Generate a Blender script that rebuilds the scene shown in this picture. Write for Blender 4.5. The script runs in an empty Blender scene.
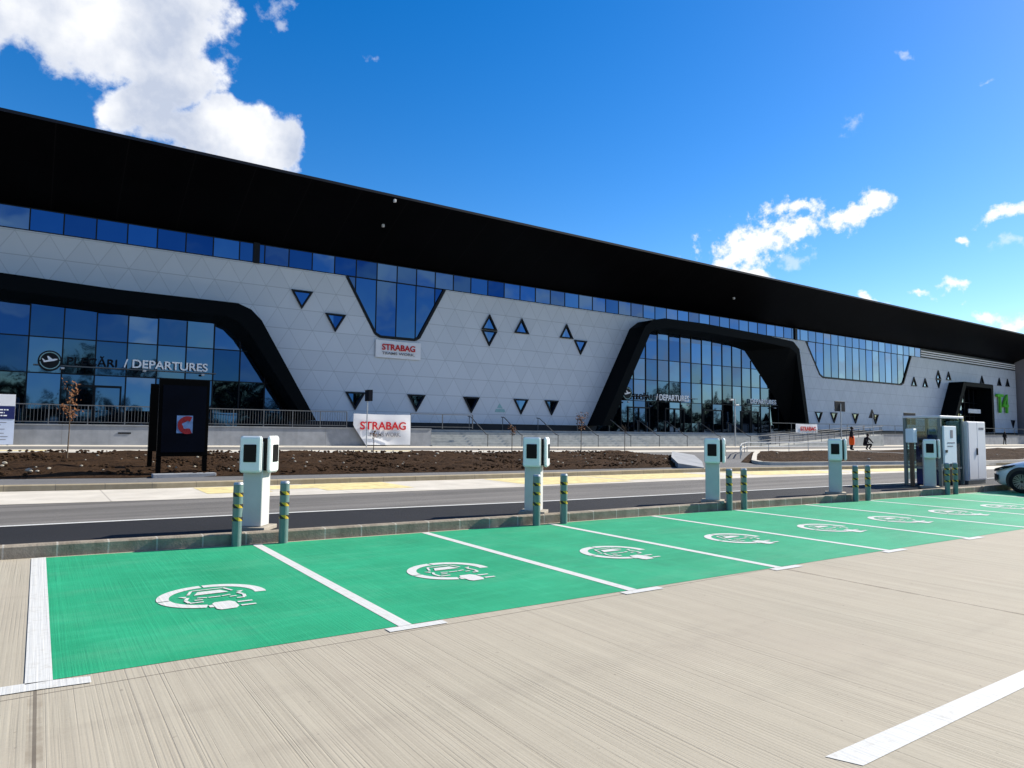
import bpy, bmesh, math, random
from mathutils import Vector, Matrix
random.seed(7)
S = bpy.context.scene
COL = S.collection
PI = math.pi

# ------------------------------------------------------------------ helpers
def lerp_table(pts):
    def f(x):
        if x <= pts[0][0]: return pts[0][1]
        for (a, b), (c, d) in zip(pts, pts[1:]):
            if x <= c: return b + (d - b) * (x - a) / (c - a)
        return pts[-1][1]
    return f

def link(name, me, parent=None, m=None, loc=None):
    o = bpy.data.objects.new(name, me); COL.objects.link(o)
    if m is not None:
        me.materials.clear(); me.materials.append(m)
    if loc: o.location = loc
    if parent: o.parent = parent
    return o

def obj(name, bm, m, parent=None, loc=None, smooth=False):
    me = bpy.data.meshes.new(name)
    bmesh.ops.recalc_face_normals(bm, faces=bm.faces)
    bm.to_mesh(me); bm.free()
    if smooth:
        for p in me.polygons: p.use_smooth = True
    return link(name, me, parent, m, loc)

def tag(o, label=None, cat=None, group=None, kind=None):
    if label: o['label'] = label
    if cat: o['category'] = cat
    if group: o['group'] = group
    if kind: o['kind'] = kind
    return o

def thing(name, label, cat, loc=(0, 0, 0), rz=0, group=None):
    o = bpy.data.objects.new(name, None); COL.objects.link(o)
    o.location = loc; o.rotation_euler = (0, 0, rz); o.empty_display_size = .2
    return tag(o, label, cat, group)

def dup(root, loc, rz=0, label=None, group=None):
    def cp(o, par):
        c = o.copy(); COL.objects.link(c)
        if par: c.parent = par
        for ch in list(o.children): cp(ch, c)
        return c
    r = cp(root, None); r.location = loc; r.rotation_euler = (0, 0, rz)
    if label: r['label'] = label
    if group: r['group'] = group
    return r

def box(bm, x0, x1, y0, y1, z0, z1, bev=0.0, mat=None):
    r = bmesh.ops.create_cube(bm, size=1)
    vs = r['verts']
    for v in vs:
        v.co = Vector(((x0 + x1) / 2 + v.co.x * (x1 - x0), (y0 + y1) / 2 + v.co.y * (y1 - y0), (z0 + z1) / 2 + v.co.z * (z1 - z0)))
    if bev:
        es = list({e for v in vs for e in v.link_edges})
        bmesh.ops.bevel(bm, geom=es, offset=bev, segments=3, affect='EDGES', profile=.5)
    return vs

def tube(bm, pts, r, n=10, r2=None):
    """polyline tube, optional taper to r2, capped"""
    pts = [Vector(p) for p in pts]; rings = []
    for i, p in enumerate(pts):
        d = (pts[min(i + 1, len(pts) - 1)] - pts[max(i - 1, 0)]).normalized()
        a = d.orthogonal().normalized() if abs(d.z) < .99 else Vector((1, 0, 0))
        if abs(d.z) < .99:
            a = d.cross(Vector((0, 0, 1))).normalized()
        b = d.cross(a).normalized()
        rr = r if r2 is None else r + (r2 - r) * i / (len(pts) - 1)
        rings.append([bm.verts.new(p + a * rr * math.cos(2 * PI * k / n) + b * rr * math.sin(2 * PI * k / n)) for k in range(n)])
    for A, B in zip(rings, rings[1:]):
        for k in range(n): bm.faces.new((A[k], A[(k + 1) % n], B[(k + 1) % n], B[k]))
    bm.faces.new(rings[0][::-1]); bm.faces.new(rings[-1])

def prism_xz(bm, pts, y0, y1):
    """polygon in XZ extruded along Y"""
    a = [bm.verts.new((x, y0, z)) for x, z in pts]; b = [bm.verts.new((x, y1, z)) for x, z in pts]
    n = len(pts)
    f = [bm.faces.new(a), bm.faces.new(b[::-1])]
    for i in range(n): bm.faces.new((a[i], b[i], b[(i + 1) % n], a[(i + 1) % n]))
    for q in f: q.normal_update()
    bmesh.ops.triangulate(bm, faces=f, ngon_method='EAR_CLIP')

def prism_xy(bm, pts, z0, z1):
    a = [bm.verts.new((x, y, z0)) for x, y in pts]; b = [bm.verts.new((x, y, z1)) for x, y in pts]
    n = len(pts)
    f = [bm.faces.new(a), bm.faces.new(b[::-1])]
    for i in range(n): bm.faces.new((a[i], b[i], b[(i + 1) % n], a[(i + 1) % n]))
    for q in f: q.normal_update()
    bmesh.ops.triangulate(bm, faces=f, ngon_method='EAR_CLIP')

def flat_xy(bm, pts, z):
    f = bm.faces.new([bm.verts.new((x, y, z)) for x, y in pts])
    f.normal_update(); bmesh.ops.triangulate(bm, faces=[f], ngon_method='EAR_CLIP')

def bar_xz(bm, p, q, w, y0, y1):
    p, q = Vector(p), Vector(q); d = (q - p).normalized(); n = Vector((-d.y, d.x)) * w / 2
    prism_xz(bm, [p - n, q - n, q + n, p + n], y0, y1)

def sheet(name, xs, lo, hi, zlo, zhi, m, parent=None, nv=1, kind='structure', bump=None):
    """ground sheet between two edge curves y=lo(x), y=hi(x)"""
    bm = bmesh.new(); rows = []
    for x in xs:
        r = []
        for j in range(nv + 1):
            t = j / nv; y = lo(x) + (hi(x) - lo(x)) * t; z = zlo(x) + (zhi(x) - zlo(x)) * t
            if bump: z += bump(x, y, t)
            r.append(bm.verts.new((x, y, z)))
        rows.append(r)
    for A, B in zip(rows, rows[1:]):
        for j in range(nv): bm.faces.new((A[j], B[j], B[j + 1], A[j + 1]))
    o = obj(name, bm, m, parent)
    if kind and not parent: o['kind'] = kind
    return o

def text_bm(s, size, bold=0.0, depth=.02, spacing=1.0):
    cu = bpy.data.curves.new('lettering', 'FONT'); cu.body = s; cu.size = size
    cu.offset = bold; cu.extrude = depth; cu.space_character = spacing
    o = bpy.data.objects.new('lettering', cu); COL.objects.link(o)
    dg = bpy.context.evaluated_depsgraph_get()
    me = bpy.data.meshes.new_from_object(o.evaluated_get(dg))
    COL.objects.unlink(o); bpy.data.objects.remove(o); bpy.data.curves.remove(cu)
    bm = bmesh.new(); bm.from_mesh(me); bpy.data.meshes.remove(me)
    return bm

def lettering(name, s, x0, x1, z0, z1, y, m, parent, bold=0.0, depth=.015, rz=None):
    """letters standing in the XZ plane facing -Y, fitted to a box x0..x1, z0..z1"""
    bm = text_bm(s, 1, bold, .5)
    xs = [v.co.x for v in bm.verts]; ys = [v.co.y for v in bm.verts]
    ax, bx, ay, by = min(xs), max(xs), min(ys), max(ys)
    for v in bm.verts:
        c = v.co
        v.co = Vector((x0 + (c.x - ax) / (bx - ax) * (x1 - x0), y - c.z * 2 * depth, z0 + (c.y - ay) / (by - ay) * (z1 - z0)))
    return obj(name, bm, m, parent)

# ------------------------------------------------------------------ materials
class N:
    def __init__(s, tree): s.t = tree
    def n(s, typ, **kw):
        nd = s.t.nodes.new(typ)
        for k, v in kw.items():
            if k.startswith('i_'):
                nd.inputs[int(k[2:]) if k[2:].isdigit() else k[2:].replace('_', ' ')].default_value = v
            else: setattr(nd, k, v)
        return nd
    def l(s, a, b): s.t.links.new(a, b)
    def val(s, x, sock):
        if isinstance(x, (int, float)): sock.default_value = x
        elif isinstance(x, tuple): sock.default_value = x
        else: s.l(x, sock)
    def m(s, op, a, b=0.0, c=None, clamp=False):
        nd = s.n('ShaderNodeMath', operation=op); nd.use_clamp = clamp
        s.val(a, nd.inputs[0]); s.val(b, nd.inputs[1])
        if c is not None: s.val(c, nd.inputs[2])
        return nd.outputs[0]
    def mix(s, f, a, b, blend='MIX'):
        nd = s.n('ShaderNodeMix', data_type='RGBA', blend_type=blend)
        s.val(f, nd.inputs[0])
        s.val(a if not (isinstance(a, tuple) and len(a) == 3) else a + (1,), nd.inputs[6])
        s.val(b if not (isinstance(b, tuple) and len(b) == 3) else b + (1,), nd.inputs[7])
        return nd.outputs[2]
    def noise(s, vec, scale, detail=4, rough=.55, sx=None, out=0):
        if sx:
            mp = s.n('ShaderNodeMapping'); mp.inputs['Scale'].default_value = sx; s.l(vec, mp.inputs[0]); vec = mp.outputs[0]
        nd = s.n('ShaderNodeTexNoise'); s.l(vec, nd.inputs['Vector'])
        nd.inputs['Scale'].default_value = scale; nd.inputs['Detail'].default_value = detail; nd.inputs['Roughness'].default_value = rough
        return nd.outputs[out]
    def ramp(s, f, lo, hi, a=0.0, b=1.0, smooth=False):
        nd = s.n('ShaderNodeMapRange'); nd.interpolation_type = 'SMOOTHSTEP' if smooth else 'LINEAR'
        s.val(f, nd.inputs[0]); nd.inputs[1].default_value = lo; nd.inputs[2].default_value = hi
        nd.inputs[3].default_value = a; nd.inputs[4].default_value = b
        return nd.outputs[0]
    def sep(s, v):
        nd = s.n('ShaderNodeSeparateXYZ'); s.l(v, nd.inputs[0]); return nd.outputs

def mat(name, col, rough=.6, spec=.4, metal=0.0, build=None, var=.12, vscale=3.0, bump=0.0, bscale=40):
    m = bpy.data.materials.new(name); m.use_nodes = True
    k = N(m.node_tree); b = m.node_tree.nodes['Principled BSDF']
    b.inputs['Roughness'].default_value = rough; b.inputs['Specular IOR Level'].default_value = spec; b.inputs['Metallic'].default_value = metal
    pos = k.n('ShaderNodeNewGeometry').outputs['Position']
    base = col + (1,)
    if var:
        f = k.noise(pos, vscale, 5, .6)
        lo = tuple(c * (1 - var) for c in col); hi = tuple(min(1, c * (1 + var)) for c in col)
        base = k.mix(k.ramp(f, .3, .7), lo, hi)
    if bump:
        bn = k.n('ShaderNodeBump'); bn.inputs['Strength'].default_value = 1; bn.inputs['Distance'].default_value = bump
        k.l(k.noise(pos, bscale, 4, .6), bn.inputs['Height']); k.l(bn.outputs[0], b.inputs['Normal'])
    if build:
        r = build(k, pos, base, b)
        if r is not None: base = r
    k.val(base, b.inputs['Base Color'])
    return m

def add_bump(k, b, h, dist):
    bn = k.n('ShaderNodeBump'); bn.inputs['Strength'].default_value = 1; bn.inputs['Distance'].default_value = dist
    k.l(h, bn.inputs['Height']); k.l(bn.outputs[0], b.inputs['Normal'])

def near(k, x, period, off, w):
    """1 inside a line of width w repeating every period"""
    f = k.m('FRACT', k.m('DIVIDE', k.m('SUBTRACT', x, off - period * .5), period))
    return k.m('LESS_THAN', k.m('ABSOLUTE', k.m('SUBTRACT', f, .5)), w / period / 2)

def streaks(k, pos):
    # broomed grooves running along Y: narrow irregular ridges
    a = k.noise(pos, 1, 3, .6, sx=(34, .35, 1)); c = k.noise(pos, 1, 2, .5, sx=(9, .18, 1)); d = k.noise(pos, 1, 2, .5, sx=(85, 1.2, 1))
    return k.m('ADD', k.m('ADD', k.m('MULTIPLY', a, .5), k.m('MULTIPLY', c, .3)), k.m('MULTIPLY', d, .2))

def b_concrete(k, pos, base, b):
    x, y, z = k.sep(pos)
    st = streaks(k, pos)
    big = k.noise(pos, .45, 5, .6); fine = k.noise(pos, 55, 3, .7); mid = k.noise(pos, 4, 5, .65)
    amp = k.ramp(k.noise(pos, .8, 4, .6), .32, .68, .5, 1.25)
    st = k.m('ADD', .5, k.m('MULTIPLY', k.m('SUBTRACT', st, .5), amp))
    c = k.mix(k.ramp(st, .34, .66), (.262, .234, .180), (.382, .346, .270))
    # tined grooves: thin dark lines about 3 cm apart, broken and uneven
    gx = k.m('ADD', k.m('DIVIDE', x, .031), k.m('MULTIPLY', k.noise(pos, 1, 3, .55, sx=(1.1, .07, 1)), 3.0))
    gl = k.m('ABSOLUTE', k.m('SUBTRACT', k.m('FRACT', gx), .5))
    gmask = k.m('MULTIPLY', k.ramp(k.noise(pos, 1, 4, .6, sx=(3.0, .5, 1)), .40, .62), k.ramp(k.noise(pos, 1, 3, .65, sx=(9, .55, 1)), .34, .62, .25, 1))
    groove = k.m('MULTIPLY', k.ramp(gl, .20, .06), gmask)
    deep = k.ramp(k.noise(pos, 1, 3, .6, sx=(48, .12, 1)), .59, .68)
    c = k.mix(k.m('MULTIPLY', groove, .40), c, (.16, .140, .108)); c = k.mix(k.m('MULTIPLY', deep, .46), c, (.165, .143, .11))
    c = k.mix(k.ramp(big, .35, .7, 0, .42), c, (.385, .335, .26))
    c = k.mix(k.ramp(mid, .5, .8, 0, .3), c, (.285, .25, .19))
    c = k.mix(k.ramp(fine, .3, .75, 0, .3), c, (.43, .39, .315))
    pits = k.noise(pos, 17, 2, .5)
    c = k.mix(k.ramp(pits, .735, .76, 0, .7), c, (.18, .155, .125))
    stain = k.noise(pos, .22, 6, .7); c = k.mix(k.ramp(stain, .5, .72, 0, .38), c, (.27, .235, .19))
    tread = k.m('MULTIPLY', k.ramp(k.noise(pos, 1, 3, .5, sx=(.12, 2.1, 1)), .55, .68), k.ramp(k.noise(pos, 2.5, 4, .7), .4, .6)); c = k.mix(k.m('MULTIPLY', tread, .22), c, (.2, .175, .14))
    j = k.m('MAXIMUM', near(k, x, 7.55, .06, .018), near(k, y, 6.2, 5.22, .012))
    jw = k.m('MULTIPLY', near(k, x, 7.55, .06, .075), k.ramp(mid, .42, .6))
    c = k.mix(k.m('MULTIPLY', jw, .55), c, (.2, .165, .12))
    c = k.mix(k.m('MULTIPLY', j, .75), c, (.085, .07, .055))
    h = k.m('SUBTRACT', k.m('ADD', k.m('MULTIPLY', st, .6), k.m('MULTIPLY', fine, .12)), k.m('MULTIPLY', k.m('MAXIMUM', groove, deep), .22))
    add_bump(k, b, k.m('SUBTRACT', h, j), .006)
    return c

def b_green(k, pos, base, b):
    st = streaks(k, pos); big = k.noise(pos, .9, 5, .6); fine = k.noise(pos, 60, 3, .7); cross = k.noise(pos, 1, 4, .6, sx=(1.2, 7, 1))
    c = k.mix(k.ramp(big, .3, .72), (.010, .225, .100), (.018, .305, .145))
    c = k.mix(k.ramp(cross, .52, .75, 0, .4), c, (.035, .37, .19))
    c = k.mix(k.ramp(st, .5, .7, 0, .28), c, (.03, .37, .19))
    wear = k.m('MULTIPLY', k.ramp(k.noise(pos, 7, 6, .75), .6, .78), k.ramp(st, .48, .62))
    c = k.mix(k.m('MULTIPLY', wear, .6), c, (.2, .36, .24))
    dust = k.noise(pos, .6, 6, .72, sx=(.7, 2.2, 1)); c = k.mix(k.ramp(dust, .5, .72, 0, .34), c, (.10, .33, .19))
    grime = k.m('MULTIPLY', k.ramp(k.noise(pos, 1, 3, .5, sx=(1.6, .22, 1)), .58, .7), k.ramp(k.noise(pos, 5, 5, .7), .42, .6)); c = k.mix(k.m('MULTIPLY', grime, .3), c, (.02, .16, .09))
    c = k.mix(k.ramp(fine, .62, .8, 0, .35), c, (.06, .40, .22))
    add_bump(k, b, k.m('ADD', k.m('MULTIPLY', st, k.ramp(k.noise(pos, 1.4, 3, .6), .35, .65, .2, 1.0)), k.m('MULTIPLY', fine, .2)), .010)
    return c

def b_white_line(k, pos, base, b):
    st = streaks(k, pos); w = k.noise(pos, 14, 6, .75); w2 = k.noise(pos, 3, 3, .6)
    wear = k.m('MULTIPLY', k.ramp(w, .50, .64), k.ramp(w2, .40, .58))
    c = k.mix(k.m('MULTIPLY', wear, .45), (.53, .53, .505), (.36, .33, .27))
    c = k.mix(k.ramp(k.noise(pos, 45, 4, .75), .55, .75, 0, .45), c, (.42, .40, .35))
    c = k.mix(k.ramp(st, .52, .68, 0, .35), c, (.44, .42, .36))
    add_bump(k, b, st, .008)
    return c

def b_asphalt(lo, hi, wheel=0.0):
    def f(k, pos, base, b):
        g = k.noise(pos, 90, 3, .8); big = k.noise(pos, .35, 5, .6); lane = k.noise(pos, 1, 4, .55, sx=(.05, 1.3, 1))
        c = k.mix(k.ramp(g, .3, .7), lo, hi)
        c = k.mix(k.ramp(big, .4, .7, 0, .35), c, tuple(v * 1.35 for v in hi))
        c = k.mix(k.ramp(lane, .45, .68, 0, wheel), c, tuple(v * 1.6 for v in hi))
        add_bump(k, b, g, .006)
        return c
    return f

def b_kerb(k, pos, base, b):
    x, y, z = k.sep(pos)
    n1 = k.noise(pos, 3, 6, .7); n2 = k.noise(pos, 26, 4, .7); st = k.noise(pos, 1, 4, .6, sx=(7, 7, .7))
    c = k.mix(k.ramp(n1, .3, .7), (.17, .140, .105), (.32, .275, .215))
    c = k.mix(k.ramp(st, .5, .75, 0, .45), c, (.10, .085, .062))
    c = k.mix(k.ramp(n2, .6, .8, 0, .4), c, (.42, .4, .34))
    j = near(k, x, .56, .27, .022)
    c = k.mix(k.m('MULTIPLY', j, .7), c, (.46, .43, .37))
    add_bump(k, b, k.m('SUBTRACT', n2, k.m('MULTIPLY', j, .6)), .01)
    return c

def b_soil(k, pos, base, b):
    a = k.noise(pos, 6, 7, .75); c2 = k.noise(pos, 1.1, 4, .6); d = k.noise(pos, 28, 4, .75)
    c = k.mix(k.ramp(a, .3, .7), (.012, .0068, .0038), (.066, .036, .018))
    c = k.mix(k.ramp(c2, .45, .7, 0, .5), c, (.078, .044, .023))
    c = k.mix(k.ramp(d, .66, .8, 0, .6), c, (.13, .085, .05))
    add_bump(k, b, k.m('ADD', a, k.m('MULTIPLY', d, .4)), .12)
    return c

G_, R_ = .7935, 1.345          # half side and row height of the triangular cladding grid
def b_cladding(k, pos, base, b):
    x, y, z = k.sep(pos)
    row = k.m('DIVIDE', k.m('SUBTRACT', z, 2.95), R_)
    u = k.m('DIVIDE', x, G_)
    def ln(v, per, w):
        f = k.m('FRACT', k.m('DIVIDE', k.m('ADD', v, 400 * per), per))
        f = k.m('SUBTRACT', .5, k.m('ABSOLUTE', k.m('SUBTRACT', f, .5)))
        return k.m('LESS_THAN', k.m('MULTIPLY', f, per), w)
    p = k.m('SUBTRACT', k.m('SUBTRACT', u, row), 1); q = k.m('SUBTRACT', k.m('ADD', u, row), 1)
    line = k.m('MAXIMUM', ln(row, 1.0, .017), k.m('MAXIMUM', ln(p, 2.0, .034), ln(q, 2.0, .034)))
    cid = k.n('ShaderNodeCombineXYZ')
    k.l(k.m('FLOOR', k.m('DIVIDE', p, 2)), cid.inputs[0]); k.l(k.m('FLOOR', k.m('DIVIDE', q, 2)), cid.inputs[1]); k.l(k.m('FLOOR', row), cid.inputs[2])
    wn = k.n('ShaderNodeTexWhiteNoise'); wn.noise_dimensions = '3D'; k.l(cid.outputs[0], wn.inputs['Vector'])
    c = k.mix(wn.outputs['Value'], (.495, .53, .575), (.54, .575, .62))
    dirt = k.noise(pos, 1, 5, .6, sx=(1.5, 1, .25))
    c = k.mix(k.ramp(dirt, .5, .75, 0, .2), c, (.44, .48, .53))
    hz = ln(row, 1.0, .017)
    return k.mix(k.m('ADD', k.m('MULTIPLY', line, .32), k.m('MULTIPLY', hz, .18)), c, (.2, .22, .25))

def b_glass(k, pos, base, b, ox=.41, sz=1.55, oz=0.0, g=1.0):
    # coated solar glass: each pane leans a hair differently, as real glazing does
    x, y, z = k.sep(pos)
    cid = k.n('ShaderNodeCombineXYZ')
    k.l(k.m('FLOOR', k.m('SUBTRACT', k.m('DIVIDE', x, 1.587), ox)), cid.inputs[0]); k.l(k.m('FLOOR', k.m('DIVIDE', k.m('SUBTRACT', z, oz), sz)), cid.inputs[1])
    wn = k.n('ShaderNodeTexWhiteNoise'); wn.noise_dimensions = '3D'; k.l(cid.outputs[0], wn.inputs['Vector'])
    geo = k.n('ShaderNodeNewGeometry')
    off = k.n('ShaderNodeVectorMath', operation='MULTIPLY_ADD')
    k.l(wn.outputs['Color'], off.inputs[0]); off.inputs[1].default_value = (.06, 0, .05); off.inputs[2].default_value = (-.03, 0, -.025)
    wob = k.n('ShaderNodeVectorMath', operation='MULTIPLY_ADD')
    nz = k.n('ShaderNodeTexNoise'); k.l(pos, nz.inputs['Vector']); nz.inputs['Scale'].default_value = .9; nz.inputs['Detail'].default_value = 1
    k.l(nz.outputs['Color'], wob.inputs[0]); wob.inputs[1].default_value = (.022, 0, .022); wob.inputs[2].default_value = (-.011, 0, -.011)
    s1 = k.n('ShaderNodeVectorMath', operation='ADD'); k.l(off.outputs[0], s1.inputs[0]); k.l(wob.outputs[0], s1.inputs[1])
    s2 = k.n('ShaderNodeVectorMath', operation='ADD'); k.l(geo.outputs['Normal'], s2.inputs[0]); k.l(s1.outputs[0], s2.inputs[1])
    nn = k.n('ShaderNodeVectorMath', operation='NORMALIZE'); k.l(s2.outputs[0], nn.inputs[0]); k.l(nn.outputs[0], b.inputs['Normal'])
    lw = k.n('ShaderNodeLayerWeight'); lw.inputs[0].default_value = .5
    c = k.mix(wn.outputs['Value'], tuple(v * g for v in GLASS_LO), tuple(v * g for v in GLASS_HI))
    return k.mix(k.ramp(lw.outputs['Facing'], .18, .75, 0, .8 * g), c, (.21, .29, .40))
GLASS_LO, GLASS_HI = (.016, .055, .15), (.075, .15, .28)

def b_plinth(k, pos, base, b):
    x, y, z = k.sep(pos)
    n = k.noise(pos, 1.3, 6, .65); st = k.noise(pos, 1, 4, .6, sx=(2.2, 1, .15)); f = k.noise(pos, 30, 3, .7)
    c = k.mix(k.ramp(n, .3, .7), (.20, .21, .225), (.29, .30, .315))
    c = k.mix(k.ramp(st, .52, .75, 0, .4), c, (.16, .165, .175))
    c = k.mix(k.m('MULTIPLY', near(k, x, 4.6, 1.0, .03), .6), c, (.15, .15, .15))
    add_bump(k, b, f, .004)
    return c

def b_steps(k, pos, base, b):
    n = k.noise(pos, 2, 6, .65)
    return k.mix(k.ramp(n, .3, .7), (.24, .25, .245), (.36, .37, .36))

def b_pave(k, pos, base, b):
    x, y, z = k.sep(pos)
    n = k.noise(pos, 1.2, 6, .65); f = k.noise(pos, 50, 3, .7); tr = k.noise(pos, 1, 4, .6, sx=(.08, 2.2, 1))
    c = k.mix(k.ramp(n, .3, .7), (.44, .405, .345), (.58, .54, .465))
    c = k.mix(k.ramp(tr, .5, .72, 0, .35), c, (.36, .335, .29))
    c = k.mix(k.ramp(f, .6, .8, 0, .3), c, (.35, .32, .28))
    c = k.mix(k.m('MULTIPLY', near(k, x, 5.0, 1.3, .03), .5), c, (.2, .18, .16))
    add_bump(k, b, f, .004)
    return c

def b_tan_kerb(k, pos, base, b):
    x, y, z = k.sep(pos); n = k.noise(pos, 2.5, 6, .7)
    c = k.mix(k.ramp(n, .3, .7), (.27, .22, .14), (.38, .32, .22))
    return k.mix(k.m('MULTIPLY', near(k, x, 1.0, .4, .02), .6), c, (.15, .13, .1))

M = {}
M['concrete'] = mat('broomed_concrete', (.4, .36, .3), .85, .25, build=b_concrete, var=0)
M['green'] = mat('green_bay_paint', (.03, .4, .21), .62, .35, build=b_green, var=0)
M['white_line'] = mat('white_marking_paint', (.8, .8, .78), .6, .35, build=b_white_line, var=0)
M['asphalt_new'] = mat('fresh_asphalt', (.03, .03, .033), .8, .3, build=b_asphalt((.006, .0063, .0075), (.017, .0172, .019)), var=0)
M['asphalt_old'] = mat('worn_asphalt', (.12, .11, .1), .85, .3, build=b_asphalt((.072, .068, .063), (.132, .124, .114), .7), var=0)
M['asphalt_grey'] = mat('grey_asphalt', (.11, .11, .11), .85, .3, build=b_asphalt((.085, .084, .084), (.14, .138, .137), .2), var=0)
M['pave'] = mat('pale_concrete_paving', (.5, .47, .4), .85, .25, build=b_pave, var=0)
M['kerb'] = mat('kerb_concrete', (.3, .28, .23), .85, .25, build=b_kerb, var=0)
M['tan_kerb'] = mat('tan_kerb_stone', (.32, .27, .18), .85, .25, build=b_tan_kerb, var=0)
M['soil'] = mat('bare_soil', (.08, .045, .025), .95, .1, build=b_soil, var=0)
M['terrain'] = mat('dry_grass_ground', (.075, .085, .035), .95, .1, var=.35, vscale=.3)
M['yellow'] = mat('yellow_marking_paint', (.60, .50, .24), .7, .3, var=.25, vscale=5)
M['cladding'] = mat('pale_triangle_cladding', (.64, .64, .65), .45, .4, build=b_cladding, var=0)
def b_soffit(k, pos, base, b):
    x, y, z = k.sep(pos)
    return k.mix(near(k, x, 3.2, 0, .05), base, (.006, .006, .007))
M['soffit'] = mat('black_roof_panels', (.0014, .0015, .0022), .42, .02, build=b_soffit, var=.2, vscale=.5)
M['fascia'] = mat('dark_roof_edge_metal', (.004, .006, .012), .45, .15, var=.1)
M['fin'] = mat('grey_metal_side_fin', (.16, .155, .18), .5, .4, var=.06, vscale=.3)
M['frame_dark'] = mat('black_window_frame', (.003, .004, .006), .45, .2, var=0)
M['portal'] = mat('charcoal_portal_cladding', (.0014, .0026, .0036), .55, .05, var=.15, vscale=.7)
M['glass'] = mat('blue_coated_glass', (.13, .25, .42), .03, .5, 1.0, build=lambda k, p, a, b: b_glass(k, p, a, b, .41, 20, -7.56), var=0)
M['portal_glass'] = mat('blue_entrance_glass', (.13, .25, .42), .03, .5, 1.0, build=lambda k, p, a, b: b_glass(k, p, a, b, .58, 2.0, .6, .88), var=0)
M['plinth'] = mat('grey_cast_concrete', (.4, .4, .4), .8, .3, build=b_plinth, var=0)
M['black_band'] = mat('black_plinth_band', (.008, .009, .013), .5, .3, var=0)
M['steps'] = mat('grey_step_concrete', (.3, .3, .3), .8, .3, build=b_steps, var=0)
M['steel'] = mat('galvanised_steel', (.42, .43, .44), .4, .5, .6, var=.1, vscale=6)
M['rail'] = mat('dull_rail_steel', (.12, .123, .126), .5, .4, .4, var=.1, vscale=6)
M['dark_steel'] = mat('dark_steel', (.09, .095, .1), .45, .5, .3, var=.1)
M['white_slat'] = mat('white_louvre_slat', (.85, .86, .88), .5, .4, var=.03)
M['sign_white'] = mat('white_lettering', (.82, .82, .82), .5, .4, var=0)
M['sign_grey'] = mat('dark_grey_lettering', (.006, .006, .009), .5, .1, var=0)
M['t4_green'] = mat('bright_green_lettering', (.10, .50, .03), .4, .4, var=.05)
M['poster_red'] = mat('dark_red_poster_print', (.14, .008, .014), .4, .2, var=.2, vscale=9)
M['banner'] = mat('white_banner_cloth', (.72, .72, .73), .8, .2, var=.04, vscale=2)
M['red'] = mat('red_print', (.52, .012, .02), .7, .2, var=.04)
M['print_grey'] = mat('grey_print', (.20, .20, .22), .7, .2, var=.04)
M['navy'] = mat('navy_print', (.012, .018, .10), .5, .3, var=.05)
M['pale_blue'] = mat('pale_blue_print', (.50, .56, .68), .55, .3, var=.04)
M['ch_white'] = mat('white_charger_shell', (.80, .82, .80), .35, .5, var=.03, vscale=8)
M['ch_post'] = mat('light_grey_charger_post', (.52, .52, .50), .38, .5, var=.05, vscale=5)
M['ch_dark'] = mat('black_charger_body', (.005, .006, .007), .5, .2, var=0)
M['screen'] = mat('black_screen_glass', (.003, .004, .005), .3, .15, var=0)
def b_bollard(k, pos, base, b):
    return k.mix(k.ramp(k.noise(pos, 9, 5, .7), .55, .75, 0, .35), base, (.30, .34, .32))
M['bollard'] = mat('grey_green_bollard_paint', (.13, .20, .19), .4, .5, .2, build=b_bollard, var=.08)
def b_hazard(k, pos, base, b):
    tc = k.n('ShaderNodeTexCoord').outputs['Object']; x, y, z = k.sep(tc)
    ang = k.m('ARCTAN2', y, x)
    v = k.m('ADD', k.m('MULTIPLY', z, 9.0), k.m('MULTIPLY', ang, 3 / (2 * PI)))
    return k.mix(k.m('GREATER_THAN', k.m('FRACT', k.m('ADD', v, 20)), .5), (.56, .37, .03), (.012, .012, .012))
M['hazard'] = mat('yellow_black_tape', (.7, .5, .02), .5, .4, build=b_hazard, var=0)
M['totem'] = mat('black_totem_metal', (.0007, .0009, .0012), .5, .03, var=.1)
M['poster_blue'] = mat('dark_blue_poster', (.0007, .0016, .005), .4, .04, var=.3, vscale=1.5)
M['poster_light'] = mat('light_blue_poster_print', (.07, .14, .30), .3, .4, var=.3, vscale=6)
M['bark'] = mat('young_bark', (.11, .08, .055), .9, .2, var=.25, vscale=20)
M['stake'] = mat('pale_wood_stake', (.38, .29, .18), .9, .2, var=.2, vscale=12)
M['brown_leaf'] = mat('dry_brown_leaf', (.13, .055, .022), .8, .2, var=.45, vscale=14)
M['leaf'] = mat('dark_tree_leaf', (.018, .024, .018), .8, .2, var=.4, vscale=.7)
M['stone'] = mat('pale_stone', (.30, .27, .22), .9, .2, var=.2, vscale=9)
M['car_paint'] = mat('pale_blue_white_car_paint', (.68, .74, .77), .25, .6, .15, var=.02)
M['tyre'] = mat('black_tyre', (.012, .012, .013), .8, .2, var=.1)
M['rim'] = mat('dark_alloy_rim', (.16, .17, .175), .3, .6, .7, var=.05)
M['car_glass'] = mat('dark_car_glass', (.01, .013, .015), .04, .6, var=0)
M['car_black'] = mat('black_car_plastic', (.012, .012, .013), .5, .4, var=0)
M['lamp_glass'] = mat('clear_headlamp', (.35, .38, .4), .1, .6, .3, var=0)
M['cabinet'] = mat('pale_grey_cabinet', (.60, .60, .635), .4, .4, var=.03, vscale=2)
M['poster_white'] = mat('white_notice_board', (.62, .72, .78), .45, .4, var=.03)
M['kiosk_frame'] = mat('grey_shelter_frame', (.12, .15, .155), .4, .5, .4, var=.08)
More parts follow.
